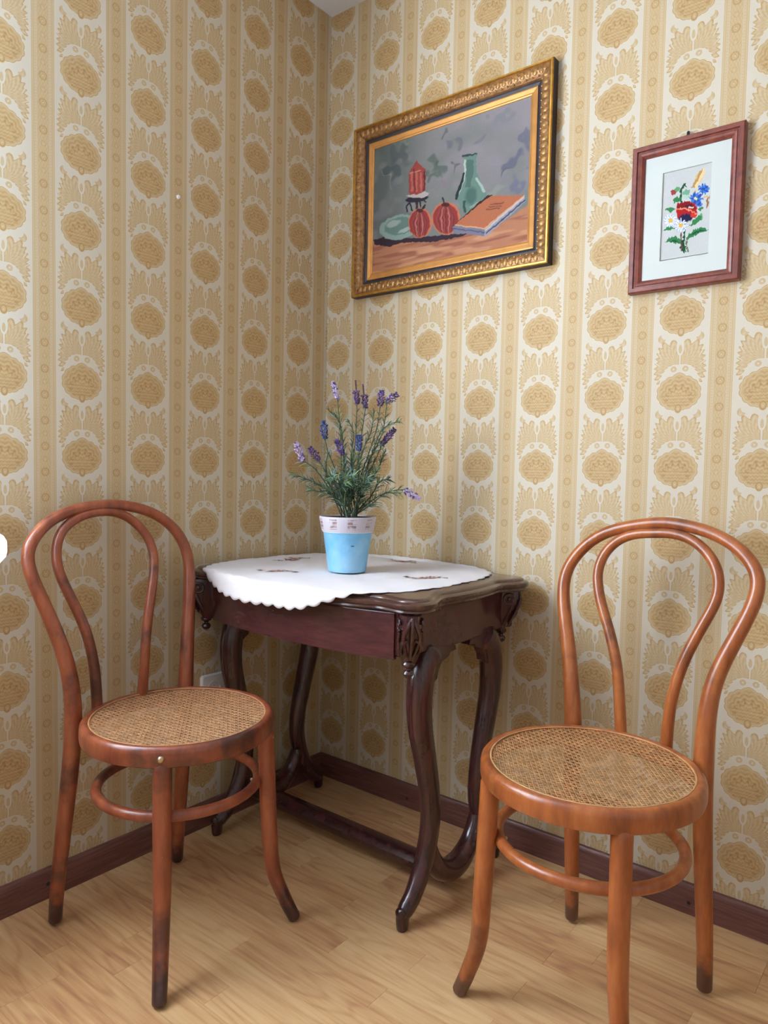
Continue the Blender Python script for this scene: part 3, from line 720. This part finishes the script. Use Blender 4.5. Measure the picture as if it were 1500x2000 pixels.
MB().lathe((0, 0, 0), [(.0, .1405), (.03, .1415), (.055, .140), (.0690, .139), (.0675, .125), (.0, .12)], 30).build('soil', plain('dark_soil', srgb(66, 44, 40), .95, .1, bump=1, bscale=200, var=.4, vscale=150), po)

rnd = random.Random(11)
M_stem = plain('stem_green', srgb(66, 84, 66), .7, var=.25, vscale=60)
M_need = [plain('needle_green', srgb(104, 136, 100), .65, var=.25, vscale=40), plain('needle_blue_green', srgb(86, 112, 112), .65, var=.25, vscale=40), plain('needle_light', srgb(142, 168, 120), .65, var=.2, vscale=40)]
FL = dict(v=plain('lavender_violet', srgb(98, 72, 142), .7, var=.3, vscale=120), b=plain('lavender_blue', srgb(58, 84, 140), .7, var=.3, vscale=120), p=plain('lavender_pale', srgb(186, 170, 208), .7, var=.25, vscale=120), d=plain('lavender_dark', srgb(58, 44, 84), .7, var=.3, vscale=120))
Z3 = lambda a, b_: (540+a*.21333, 730+b_*.21333)
def needles(b, pts, dens, ln, start=.3):
    """narrow leaves in whorls along the stem"""
    pts = [Vector(p) for p in pts]; L = [0]
    for i in range(1, len(pts)): L.append(L[-1]+(pts[i]-pts[i-1]).length)
    n = int(dens*1.35*(1-start))
    for k in range(n):
        t = (start+(1-start)*(k+.5)/n)*L[-1]; i = max(j for j in range(len(L)) if L[j] <= t); i = min(i, len(pts)-2)
        p = pts[i].lerp(pts[i+1], (t-L[i])/max(1e-6, L[i+1]-L[i])); d = (pts[i+1]-pts[i]).normalized()
        a = d.orthogonal().normalized(); c = d.cross(a)
        for w in range(3):
            ph = rnd.uniform(0, 2*PI); o_ = (a*math.cos(ph)+c*math.sin(ph)); l = 1.25*ln*rnd.uniform(.7, 1.25)*(1-.25*k/n); wd = .0015
            di = (o_*.75+d*.75).normalized(); sd_ = di.cross(o_+Vector((.01, .02, .03))).normalized(); dr = Vector((0, 0, -.12*l))
            m1 = p+di*l*.5+o_*l*.03; tip = p+di*l+o_*l*.12+dr
            b.cur = rnd.choice((0, 0, 1, 1, 2))
            b.add([p-sd_*wd*.6, p+sd_*wd*.6, m1+sd_*wd, m1-sd_*wd, tip, m1+o_*.0006], [(0, 1, 5), (1, 2, 5), (0, 5, 3), (2, 4, 5), (5, 4, 3)])
def spike(b, p0, p1, kind):
    p0, p1 = Vector(p0), Vector(p1); d = (p1-p0).normalized(); L = (p1-p0).length; a = d.orthogonal().normalized(); c = d.cross(a)
    n = max(5, int(L/.0038))
    for i in range(n):
        t = (i+.5)/n; p = p0+d*(L*t); w = {'full': .0092, 'thin': .0060, 'bead': .0085}[kind]*(.75+.5*math.sin(PI*min(1, t*1.05)))
        if kind == 'bead' and t > .55:
            b.cur = 1; b.octa(p, d, .0030, .0042); continue
        for k in range(5):
            ph = k*2*PI/5+i*.65+rnd.uniform(-.2, .2); q = a*math.cos(ph)+c*math.sin(ph)
            b.cur = 1 if rnd.random() < .3 else 0
            b.octa(p+q*w*rnd.uniform(.35, .85), q+d*.8, rnd.uniform(.0019, .0029), .0082 if kind != 'thin' else .0065)
def stem(path, flower=None, dens=30, ln=.028, start=.3):
    """path in the zoomed reading of the plant, from the soil upwards; flower = (tip, colour, kind)"""
    base = Vector((rnd.uniform(-.028, .028), rnd.uniform(-.028, .028), .128))
    dep = rnd.uniform(-.05, .05) if len(path[0]) < 3 else path[0][2]
    pp = [base]
    for i, q in enumerate(path): pp.append(lp(*Z3(q[0], q[1]), dep*(i+1)/len(path)))
    pts = cr([tuple(p) for p in pp], 6)
    st = MB().tube(pts, resample([.0017, .0013, .0009], len(pts)), 6).build('stem', M_stem, po)
    if dens:
        b = MB(); needles(b, pts, dens, ln, start); fo = b.build('foliage', M_need, st, smooth=False); fo['kind'] = 'stuff'
    if flower:
        tip, col, kind = flower; b = MB(); spike(b, pts[-1], lp(*Z3(*tip), dep), kind)
        b.build('flower_spike', [FL[col], FL['d'] if col != 'p' else FL['v']], st, smooth=False)
S = stem
S([(600, 1000), (585, 600), (555, 265)], ((508, 105), 'p', 'thin'), 16, .026, .35)
S([(690, 900), (712, 600), (720, 285)], ((702, 70), 'v', 'bead'), 16, .026, .35)
S([(720, 900), (760, 600), (795, 320)], ((768, 100), 'v', 'bead'), 16, .026, .3)
S([(780, 900), (900, 520), (930, 312)], ((945, 170), 'v', 'full'), 15, .026, .35)
S([(800, 900), (950, 560), (990, 275)], ((1085, 200), 'v', 'full'), 15, .026, .35)
S([(560, 950), (480, 740), (448, 612)], ((432, 450), 'b', 'full'), 14, .026, .4)
S([(620, 1060, .05), (625, 900, .05), (612, 755, .05)], ((552, 615), 'v', 'full'), 18, .028, .3)
S([(720, 1000, .05), (745, 850, .05), (755, 712, .05)], ((750, 570), 'b', 'full'), 18, .028, .3)
S([(800, 1000), (900, 780), (950, 655)], ((1070, 505), 'v', 'full'), 26, .028, .3)
S([(500, 1080), (360, 880), (255, 812)], ((192, 645), 'p', 'full'), 14, .026, .4)
S([(560, 1080), (440, 900), (375, 802)], ((282, 678), 'v', 'full'), 18, .026, .35)
S([(850, 1200), (1000, 1080), (1155, 1045)], ((1305, 1130), 'p', 'full'), 20, .026, .35)
for pth, dn, ln in (([(520, 1120), (330, 1000), (140, 925)], 34, .026), ([(560, 1150), (420, 1090), (290, 1075)], 26, .026), ([(600, 1100, .06), (610, 1000, .06), (640, 950, .07)], 26, .034), ([(740, 1100, .06), (790, 1010, .06), (830, 940, .07)], 24, .034),
                    ([(800, 950), (940, 540), (1105, 440)], 30, .024), ([(620, 800), (580, 480), (475, 360)], 26, .026), ([(760, 800), (850, 540), (880, 350)], 26, .026), ([(680, 760), (700, 560), (640, 430)], 22, .024),
                    ([(820, 1050), (930, 850), (975, 720)], 32, .026), ([(850, 1130), (930, 1000), (1010, 960)], 26, .024), ([(500, 1050), (450, 880), (470, 720)], 26, .024), ([(640, 1050, .04), (680, 880, .03), (690, 760, .02)], 34, .028),
                    ([(680, 1080, .06), (700, 1000, .08), (690, 930, .1)], 26, .032), ([(560, 1060, .05), (540, 980, .07), (520, 930, .09)], 26, .03), ([(780, 1080, .04), (860, 960, .05), (900, 880, .05)], 28, .028), ([(870, 1160), (1000, 1090), (1140, 1090)], 22, .024)):
    S(pth, None, dn, ln, .25)

# ------------------------------------------------------------------ painted colour fields (needlework pictures)
def homography(src, dst):
    A = []
    for (x, y_), (u, v) in zip(src, dst):
        A += [[x, y_, 1, 0, 0, 0, -u*x, -u*y_, -u], [0, 0, 0, x, y_, 1, -v*x, -v*y_, -v]]
    return np.linalg.svd(np.array(A, float))[2][-1].reshape(3, 3)
class Canvas:
    def __init__(s, nx, ny, quad, asp):
        s.nx, s.ny = nx, ny; s.H = homography(quad, [(0, 1), (1, 1), (1, 0), (0, 0)]); s.asp = asp
        u, v = np.meshgrid(np.linspace(0, 1, nx), np.linspace(0, 1, ny)); s.u, s.v = u, v; s.c = np.zeros((ny, nx, 3)); s.rng = np.random.default_rng(5)
        Hi = np.linalg.inv(s.H); w = Hi[2, 0]*u+Hi[2, 1]*v+Hi[2, 2]; s.x = (Hi[0, 0]*u+Hi[0, 1]*v+Hi[0, 2])/w; s.y = (Hi[1, 0]*u+Hi[1, 1]*v+Hi[1, 2])/w
    def warp(s, a, f, seed):
        s.x0, s.y0 = s.x, s.y; s.x = s.x+(s.noise(f, f*.8, seed)-.5)*a; s.y = s.y+(s.noise(f*1.1, f*.7, seed+1)-.5)*a
    def unwarp(s): s.x, s.y = s.x0, s.y0
    def noise(s, fx, fy, seed=0):
        r = np.random.default_rng(seed); g = r.random((int(fy)+3, int(fx)+3)); U = s.u*fx; V = s.v*fy; i = U.astype(int); j = V.astype(int); a = U-i; b = V-j; a = a*a*(3-2*a); b = b*b*(3-2*b)
        return (g[j, i]*(1-a)+g[j, i+1]*a)*(1-b)+(g[j+1, i]*(1-a)+g[j+1, i+1]*a)*b
    def mix(s, mask, col, k=1.0):
        col = np.array(srgb(*col)[:3]); mk = (np.clip(mask, 0, 1)*k)[..., None]; s.c = s.c*(1-mk)+col*mk
    def poly(s, pts, col, k=1.0):
        ins = np.zeros(s.x.shape, bool); n = len(pts)
        for i in range(n):
            (x1, y1), (x2, y2) = pts[i], pts[(i+1) % n]
            if y1 == y2: continue
            ins ^= ((y1 > s.y) != (y2 > s.y)) & (s.x < (x2-x1)*(s.y-y1)/(y2-y1)+x1)
        s.mix(ins.astype(float), col, k); return ins
    def ell(s, cx, cy, rx, ry, col, k=1.0, rot=0, soft=.06):
        ca, sa = math.cos(rot), math.sin(rot); X = (s.x-cx)*ca+(s.y-cy)*sa; Y = -(s.x-cx)*sa+(s.y-cy)*ca
        d = np.sqrt((X/rx)**2+(Y/ry)**2); s.mix(np.clip((1-d)/soft, 0, 1), col, k)
    def line(s, pts, w, col, k=1.0):
        d = np.full(s.x.shape, 1e9)
        for (x1, y1), (x2, y2) in zip(pts[:-1], pts[1:]):
            l2 = (x2-x1)**2+(y2-y1)**2; t = np.clip(((s.x-x1)*(x2-x1)+(s.y-y1)*(y2-y1))/l2, 0, 1)
            d = np.minimum(d, np.hypot(s.x-x1-t*(x2-x1), s.y-y1-t*(y2-y1)))
        s.mix(np.clip((w-d)/3+.5, 0, 1), col, k)
    def mesh(s, name, x0, x1, z0, z1, y_, mat, parent, depth=.002):
        nx, ny = s.nx, s.ny; v = np.zeros((ny, nx, 3)); v[..., 0] = x0+(x1-x0)*s.u; v[..., 1] = y_; v[..., 2] = z0+(z1-z0)*s.v
        i = np.arange(ny*nx).reshape(ny, nx); f = np.stack([i[:-1, :-1], i[:-1, 1:], i[1:, 1:], i[1:, :-1]], -1).reshape(-1, 4)
        off = parent.location; v = v.reshape(-1, 3)-np.array(off)
        n = len(v); back = np.array([[x0, y_+depth, z0], [x1, y_+depth, z0], [x1, y_+depth, z1], [x0, y_+depth, z1]])-np.array(off)
        fl = f.tolist()+[[n, n+3, n+2, n+1], i[0, :].tolist()[::-1]+[n, n+1], i[-1, :].tolist()+[n+2, n+3], i[:, 0].tolist()+[n+3, n], i[:, -1].tolist()[::-1]+[n+1, n+2]]
        me = bpy.data.meshes.new(name); me.from_pydata(np.vstack([v, back]).tolist(), [], fl)
        a = me.color_attributes.new('Col', 'FLOAT_COLOR', 'POINT'); col = np.ones((n+4, 4)); col[:n, :3] = s.c.reshape(-1, 3); col[n:, :3] = .5
        a.data.foreach_set('color', col.ravel()); o = link(name, me, mat, parent, smooth=False); return o

def mitred(x0, x1, z0, z1, prof, names, mats, parent, ysign=-1):
    """four mitred rails; prof = [(inset from the outer edge, projection from the wall)...]"""
    out = []
    C4 = [((x0, z0), (1, 1)), ((x1, z0), (-1, 1)), ((x1, z1), (-1, -1)), ((x0, z1), (1, -1))]
    for i in range(4):
        (a, da), (b_, db) = C4[i], C4[(i+1) % 4]; vs = []; n = len(prof)
        for (cx, cz), (dx, dz) in ((a, da), (b_, db)):
            for ins, pr in prof: vs.append((cx+dx*ins, -pr, cz+dz*ins))
        fs = [(k, (k+1) % n, n+(k+1) % n, n+k) for k in range(n)]+[tuple(range(n)), tuple(range(n, 2*n))]
        o = MB().add(vs, fs).build(names, mats, parent, smooth=False, off=tuple(parent.location)); out.append(o)
    return out

# ---- large still life in a gilt frame
M_gold = plain('old_gold', srgb(192, 142, 62), .32, metal=.75, var=.25, vscale=60)
M_bronze = plain('antique_bronze_gilt', srgb(150, 108, 66), .42, metal=.45, var=.45, vscale=90, bump=.5, bscale=160)
M_fdark = plain('frame_dark', srgb(40, 30, 36), .5, var=.2)
PB = (.125, .7830, 1.5435, 2.0485)
pa = thing('still_life_picture', 'large still life needlework picture in an ornate gilt frame on the right wall', 'picture', ((PB[0]+PB[1])/2, 0, PB[2]))
rails = mitred(*PB, [(0, .0), (0, .026), (.002, .030), (.006, .030), (.008, .026), (.010, .024), (.020, .027), (.030, .023), (.036, .018), (.038, .013), (.042, .013), (.050, .010), (.050, .001)], 'frame_rail', M_bronze, pa)
for r_ in rails:
    r_.data.materials.append(M_gold); r_.data.materials.append(M_fdark)
    mi = [2, 1, 1, 1, 0, 0, 0, 0, 0, 2, 2, 2, 2, 0, 0]; r_.data.polygons.foreach_set('material_index', mi[:len(r_.data.polygons)])
# moulded leaf ornament on the cove of each rail
def beads(i, r_):
    b = MB(); x0, x1, z0, z1 = PB
    if i in (0, 2):
        L = x1-x0-.05; n = 34; z = z0+.02 if i == 0 else z1-.02
        for k in range(n): x = x0+.025+L*(k+.5)/n; b.blob((x, -.0255, z), .0078, .0022, .0095, 8, 5); b.blob((x+L/n/2, -.0235, z+(.012 if i == 0 else -.012)), .0030, .0016, .0030, 6, 4)
    else:
        L = z1-z0-.05; n = 26; x = x1-.02 if i == 1 else x0+.02
        for k in range(n): z = z0+.025+L*(k+.5)/n; b.blob((x, -.0255, z), .0095, .0022, .0078, 8, 5); b.blob((x+(-.012 if i == 1 else .012), -.0235, z+L/n/2), .0030, .0016, .0030, 6, 4)
    b.build('leaf_ornament', M_gilt, r_, off=tuple(pa.location))
M_gilt = plain('rubbed_gilt', srgb(164, 122, 72), .42, metal=.5, var=.5, vscale=120)
for i, r_ in enumerate(rails): beads(i, r_)
IB = (PB[0]+.049, PB[1]-.049, PB[2]+.049, PB[3]-.049)
mitred(*IB, [(0, .004), (0, .012), (.003, .013), (.013, .011), (.016, .0125), (.019, .011), (.021, .007), (.021, .004)], 'gold_liner', plain('liner_gold', srgb(200, 142, 76), .42, metal=.45, var=.1, vscale=40), pa)
CB = (IB[0]+.020, IB[1]-.020, IB[2]+.020, IB[3]-.020)
cv = Canvas(330, 250, [(243, 690), (1300, 320), (1255, 1345), (215, 1565)], 1.35)
cv.c[:] = np.array(srgb(128, 130, 126)[:3])
cv.mix((cv.u-.15)/.6*np.clip(cv.v*1.6-.35, 0, 1), (156, 146, 150)); cv.mix(np.clip((.38-cv.u)/.3, 0, 1), (104, 112, 110)); cv.mix((cv.noise(9, 7, 1)-.45)*2.2, (120, 128, 116), .6); cv.mix((cv.noise(16, 13, 2)-.5)*2.4, (150, 140, 148), .5)
cv.warp(110, 22, 31)
for cx, cy, rx, ry, col, ro in ((400, 720, 85, 60, (92, 102, 102), -.6), (350, 830, 70, 55, (86, 98, 98), .3), (650, 800, 50, 90, (90, 108, 98), .5), (620, 900, 60, 40, (96, 110, 100), -.7), (690, 780, 40, 28, (88, 100, 96), -.7), (775, 660, 32, 50, (116, 112, 124), .2), (690, 600, 45, 16, (104, 108, 108), -.6), (940, 640, 60, 30, (128, 120, 134), -.5),
                                (1180, 780, 90, 60, (104, 104, 126), -.6), (1240, 620, 30, 60, (110, 110, 130), .2), (1140, 850, 60, 25, (98, 100, 112), -.6), (1220, 930, 55, 70, (116, 114, 140), .4), (720, 900, 40, 30, (140, 124, 134), -.5), (430, 640, 60, 20, (132, 138, 124), -.5), (1060, 980, 90, 45, (146, 152, 140), -.3), (1100, 470, 130, 40, (138, 136, 142), -.4), (760, 830, 30, 12, (104, 100, 110), -.6), (330, 890, 60, 8, (150, 152, 136), .9), (640, 1010, 70, 10, (140, 142, 130), -.5)): cv.ell(cx, cy, rx, ry, col, .8, ro, .35)
cv.unwarp(); cv.warp(9, 60, 41)
tabl = cv.poly([(200, 1335), (480, 1330), (760, 1290), (985, 1290), (1300, 1060), (1300, 1400), (200, 1620)], (196, 124, 82))
st = cv.noise(7, 60, 3)
cv.mix(tabl*np.clip((st-.5)*4, 0, 1), (160, 92, 68), .8); cv.mix(tabl*np.clip((cv.noise(8, 50, 4)-.6)*5, 0, 1), (222, 156, 108), .7)
cv.poly([(225, 1330), (320, 1300), (480, 1322), (640, 1300), (900, 1280), (760, 1320), (620, 1345), (420, 1350), (330, 1378), (228, 1366)], (62, 44, 58))
cv.ell(400, 1240, 138, 88, (140, 168, 156), 1, -.25, .05); cv.ell(402, 1232, 112, 64, (104, 136, 128), 1, -.25, .1); cv.ell(360, 1215, 60, 26, (166, 184, 172), .8, -.4, .3); cv.ell(440, 1260, 60, 14, (178, 192, 182), .8, -.4, .3)
cv.poly([(465, 1140), (480, 1075), (520, 1060), (560, 1080), (570, 1110)], (150, 150, 142), .6)
for pl in ([(455, 1130), (450, 1090), (475, 1070), (490, 1120)], [(580, 1060), (565, 1040), (540, 1050), (545, 1100)]): cv.line(pl, 6, (50, 44, 54))
cv.line([(520, 1050), (518, 1110)], 7, (66, 52, 58)); cv.ell(520, 1040, 82, 24, (52, 46, 60), 1, -.15, .1); cv.poly([(445, 1020), (480, 1005), (560, 985), (605, 1000), (575, 1030), (500, 1035)], (192, 176, 172))
cv.poly([(468, 860), (500, 810), (525, 765), (548, 800), (582, 835), (578, 985), (520, 1010), (470, 1010)], (168, 62, 52))
for x in (492, 522, 552): cv.line([(x, 860), (x-2, 985)], 6, (206, 104, 84), .8)
cv.line([(478, 858), (545, 840)], 5, (214, 128, 104)); cv.line([(575, 850), (572, 980)], 5, (110, 36, 40)); cv.line([(506, 830), (508, 995)], 4, (120, 36, 40), .8)
cv.poly([(828, 745), (840, 733), (928, 718), (935, 735), (922, 760), (925, 860), (955, 930), (992, 1000), (985, 1050), (945, 1100), (835, 1140), (812, 1100), (790, 1035), (830, 930), (848, 860), (850, 770)], (108, 142, 128))
cv.ell(885, 1020, 50, 80, (70, 106, 96), .8, .2, .4); cv.poly([(862, 770), (905, 762), (905, 860), (880, 960), (850, 960)], (78, 112, 102), .8); cv.line([(848, 770), (846, 870), (800, 1010)], 7, (188, 202, 186)); cv.line([(840, 860), (815, 950), (785, 1040)], 8, (44, 56, 60)); cv.line([(925, 900), (975, 990)], 9, (170, 192, 172)); cv.line([(880, 1100), (960, 1060)], 8, (150, 172, 156), .7); cv.line([(832, 742), (930, 722)], 6, (60, 74, 76)); cv.line([(838, 1060), (842, 1130)], 9, (58, 86, 80))
for cx, cy, rx, ry in ((540, 1212, 80, 108), (715, 1178, 98, 120)):
    cv.ell(cx, cy, rx, ry, (214, 116, 62), 1, .1, .05); cv.ell(cx-3, cy+2, rx*.9, ry*.93, (158, 48, 46), 1, .1, .08)
    for k in range(13):
        a = -1.0+k*.165+.05*math.sin(k*5.1); xx = cx+rx*.75*math.sin(a); cv.line([(cx+rx*.25*math.sin(a), cy-ry*.75), (xx, cy), (cx+rx*.45*math.sin(a), cy+ry*.8)], 5, ((190, 84, 66), (112, 30, 40), (150, 40, 44), (206, 130, 112), (120, 34, 42))[k % 5], .6)
    cv.ell(cx, cy-ry*.82, rx*.3, ry*.13, (74, 34, 40), .9)
cv.line([(560, 1110), (578, 1085)], 5, (60, 44, 44)); cv.line([(705, 1065), (695, 1035)], 5, (60, 44, 44))
cv.poly([(760, 1232), (800, 1195), (1000, 1012), (1030, 1012), (985, 1250)], (70, 44, 46))
cv.poly([(775, 1222), (1020, 1016), (1242, 1018), (972, 1250)], (196, 108, 62)); cv.poly([(757, 1238), (775, 1224), (972, 1250), (968, 1306), (765, 1276)], (126, 124, 148)); cv.poly([(972, 1250), (1242, 1018), (1246, 1062), (985, 1306), (968, 1306)], (160, 156, 172))
cv.line([(760, 1250), (968, 1278)], 4, (90, 86, 112)); cv.line([(985, 1285), (1244, 1050)], 5, (86, 80, 104)); cv.line([(980, 1262), (1240, 1030)], 4, (200, 196, 200)); cv.line([(775, 1224), (972, 1252), (1242, 1020)], 4, (232, 168, 110))
for yy in (1080, 1100, 1118): cv.line([(1018-(yy-1080)*.8, yy), (1105-(yy-1080)*.8, yy-10)], 4, (120, 62, 46), .8)
g_ = cv.c.mean(2, keepdims=True); cv.c = (g_+(cv.c-g_)*.82)*.80
cv.c *= (1+(cv.rng.random(cv.c.shape[:2])-.5)[..., None]*.10)
cv.mesh('canvas', *CB, -.009, vcol('needlework', .85, .25, 520), pa)

# ---- small flower embroidery in a brown frame
M_frame = wood('red_brown_frame', [(.3, srgb(96, 42, 34)), (.5, srgb(124, 58, 44)), (.75, srgb(148, 78, 58))], (6, 6, 6), .38, .2, 8)
QB = (.9880, 1.2300, 1.4385, 1.7735)
pe = thing('flower_embroidery_picture', 'small embroidered poppy bouquet on white behind a reddish brown frame', 'picture', ((QB[0]+QB[1])/2, 0, QB[2]))
mitred(*QB, [(0, 0), (0, .018), (.003, .021), (.011, .021), (.0125, .0165), (.015, .0165), (.017, .018), (.022, .017), (.0275, .0125), (.0285, .010), (.0285, 0)], 'frame_rail', M_frame, pe)
NB = (QB[0]+.028, QB[1]-.028, QB[2]+.028, QB[3]-.028)
EB = (1.056, 1.1635, 1.510, 1.7055)
mitred(*NB, [(0, .004), (0, .0095), (EB[0]-NB[0], .0095), (EB[0]-NB[0]+.0009, .0065), (EB[0]-NB[0]+.0009, .004)], 'mat_border', plain('mat_board', srgb(206, 210, 204), .85, .2), pe) if abs((EB[0]-NB[0])-(EB[2]-NB[2])) < .006 else None
ev = Canvas(190, 330, [(472, 635), (960, 525), (915, 1405), (438, 1487)], .55)
ev.c[:] = np.array(srgb(202, 203, 200)[:3]); ev.mix((ev.noise(40, 70, 7)-.4), (190, 192, 192), .5)
ev.warp(20, 45, 51)
G1, G2, G3 = (58, 128, 78), (30, 86, 56), (104, 164, 110)
for pl, c in (([(650, 1190), (648, 1280), (645, 1385)], (92, 62, 50)), ([(680, 1150), (675, 1280), (680, 1400)], G2), ([(660, 1290), (665, 1390)], (36, 60, 44)), ([(700, 1300), (705, 1395)], (90, 120, 70)), ([(690, 735), (650, 800), (640, 900), (655, 940)], G2), ([(680, 735), (692, 770)], G2), ([(780, 820), (760, 920)], (180, 140, 90)), ([(905, 870), (895, 970)], (150, 110, 70)), ([(870, 875), (905, 868)], (210, 170, 110))): ev.line(pl, 8, c)
def lf(pts, c): ev.poly(pts, c)
lf([(690, 1260), (760, 1190), (850, 1160), (905, 1190), (840, 1215), (770, 1250), (700, 1285)], G1); lf([(710, 1250), (800, 1195), (880, 1185), (800, 1220)], G2); lf([(650, 1330), (590, 1320), (540, 1300), (490, 1310), (540, 1262), (600, 1248), (650, 1290)], G1); lf([(530, 1300), (590, 1285), (640, 1315), (580, 1305)], G2)
lf([(720, 1150), (770, 1090), (820, 1040), (850, 1080), (800, 1120), (760, 1148)], G1); lf([(810, 1040), (840, 1030), (858, 1070), (840, 1095), (835, 1060)], G3); lf([(465, 1195), (510, 1155), (600, 1165), (540, 1190)], G1); lf([(490, 990), (540, 965), (590, 985), (560, 1020), (520, 1010)], G1); lf([(570, 900), (600, 870), (650, 880), (620, 920), (580, 930)], G1); lf([(800, 985), (850, 960), (870, 980), (820, 1010)], G1); lf([(660, 830), (690, 790), (730, 810), (725, 870), (670, 870)], (120, 168, 140)); lf([(660, 850), (720, 845), (715, 885), (670, 890)], (176, 206, 184))
ev.ell(610, 795, 30, 26, G3, 1, -.4); ev.ell(575, 822, 28, 22, (160, 66, 66), 1, -.6)
ev.ell(815, 690, 105, 34, (222, 186, 128), 1, -1.1, .1)
for k in range(9):
    t = -.85+k*.21; cx, cy = 815+105*t*math.cos(-1.1), 690+105*t*math.sin(-1.1); ev.ell(cx+16, cy, 24, 9, (236, 208, 156), .9, -1.6); ev.ell(cx-16, cy+6, 24, 8, (176, 132, 78), .8, -.6)
for cx, cy, R in ((790, 885, 66), (862, 795, 56), (815, 935, 34)):
    for k in range(10): a = k*2*PI/10; ev.ell(cx+R*.6*math.cos(a), cy+R*.6*math.sin(a), R*.42, R*.2, (36, 84, 170) if k % 2 else (70, 124, 206), 1, a)
    ev.ell(cx, cy, R*.25, R*.25, (224, 214, 150) if R > 60 else (40, 70, 150), 1)
ev.poly([(598, 960), (612, 930), (650, 922), (690, 910), (740, 916), (785, 935), (800, 990), (798, 1030), (780, 1070), (720, 1092), (660, 1100), (625, 1085), (605, 1035)], (176, 34, 34)); ev.poly([(600, 960), (640, 930), (700, 918), (770, 940), (790, 985), (700, 985), (620, 990)], (112, 26, 34), .8)
ev.line([(602, 985), (690, 985), (790, 1030)], 8, (232, 150, 120), .9); ev.line([(700, 960), (740, 950), (770, 970)], 8, (60, 40, 50)); ev.line([(720, 975), (760, 968)], 7, (230, 190, 180)); ev.ell(690, 1075, 80, 48, (38, 36, 72), 1, -.1, .3); ev.ell(760, 1050, 30, 22, (214, 60, 50), .9)
for cx, cy in ((545, 1095), (645, 1145)):
    for k in range(12): a = k*2*PI/12; ev.ell(cx+42*math.cos(a), cy+42*math.sin(a), 28, 11, (150, 166, 206), 1, a); ev.ell(cx+43*math.cos(a), cy+43*math.sin(a), 24, 7, (238, 240, 244), 1, a)
    ev.ell(cx, cy, 20, 20, (228, 184, 70), 1)
ev.c *= .92; ev.c *= (1+(ev.rng.random(ev.c.shape[:2])-.5)[..., None]*.06)
ev.mesh('embroidered_panel', EB[0]-.001, EB[1]+.001, EB[2]-.001, EB[3]+.001, -.0062, vcol('embroidery_linen', .9, .3, 900), pe)
MB().tube(cr([(1.108, -.004, 1.7735), (1.108, -.008, 1.779), (1.108, -.006, 1.7845)], 4), .0035, 8).build('hanging_hook', M_iron, pe, off=tuple(pe.location))

# ------------------------------------------------------------------ power outlet and wall stud
oy, oz = -.452, .3895
ou = thing('power_outlet', 'white square wall socket low on the left wall behind the chair', 'outlet', (0, oy, oz))
def plate():
    b = MB(); n = 48; rings = []
    for k in range(n):
        a = 2*PI*k/n+PI/n; c, s_ = math.cos(a), math.sin(a); q = 1/max(abs(c), abs(s_)); rings.append((c, s_, q))
    lv = [(.041, 0, 1), (.041, .006, 1), (.038, .010, 1), (.0238, .010, 0), (.0238, .003, 0)]; vs = []
    for R_, x, sq in lv:
        for c, s_, q in rings: w_ = (q if sq else 1); vs.append((x, c*R_*w_, s_*R_*w_))
    b.add(vs, [(i*n+k, i*n+(k+1) % n, (i+1)*n+(k+1) % n, (i+1)*n+k) for i in range(len(lv)-1) for k in range(n)])
    return b
plate().build('cover_plate', M_plastic, ou)
vs = MB()
def yz_lathe(prof, n=36):
    b = MB().lathe((0, 0, 0), prof, n); b.v = [(z, x, y_) for x, y_, z in b.v]; return b
yz_lathe([(.0235, .0095), (.0235, .0125), (.0215, .013), (.0195, .012), (.0185, .0035), (.0, .0035)]).build('socket_well', M_plastic, ou)
for s in (-1, 1):
    b = yz_lathe([(.0028, .0034), (.0028, .0042), (.0, .0042)], 12); b.v = [(x, y_+s*.0095, z) for x, y_, z in b.v]; b.build('contact_hole', M_dark, ou)
b = yz_lathe([(.0025, .0034), (.0025, .014), (.0016, .0165), (0, .0168)], 12); b.v = [(x, y_, z+.0105) for x, y_, z in b.v]; b.build('earth_pin', M_steel, ou)
b = yz_lathe([(.0, 0), (.0055, 0), (.0055, .002), (.004, .0045), (.0, .005)], 16)
w = b.build('wall_stud', M_plastic); w.location = (0, -.5708, 1.7104); tag(w, 'tiny white stud stuck on the left wallpaper high up', 'stud')
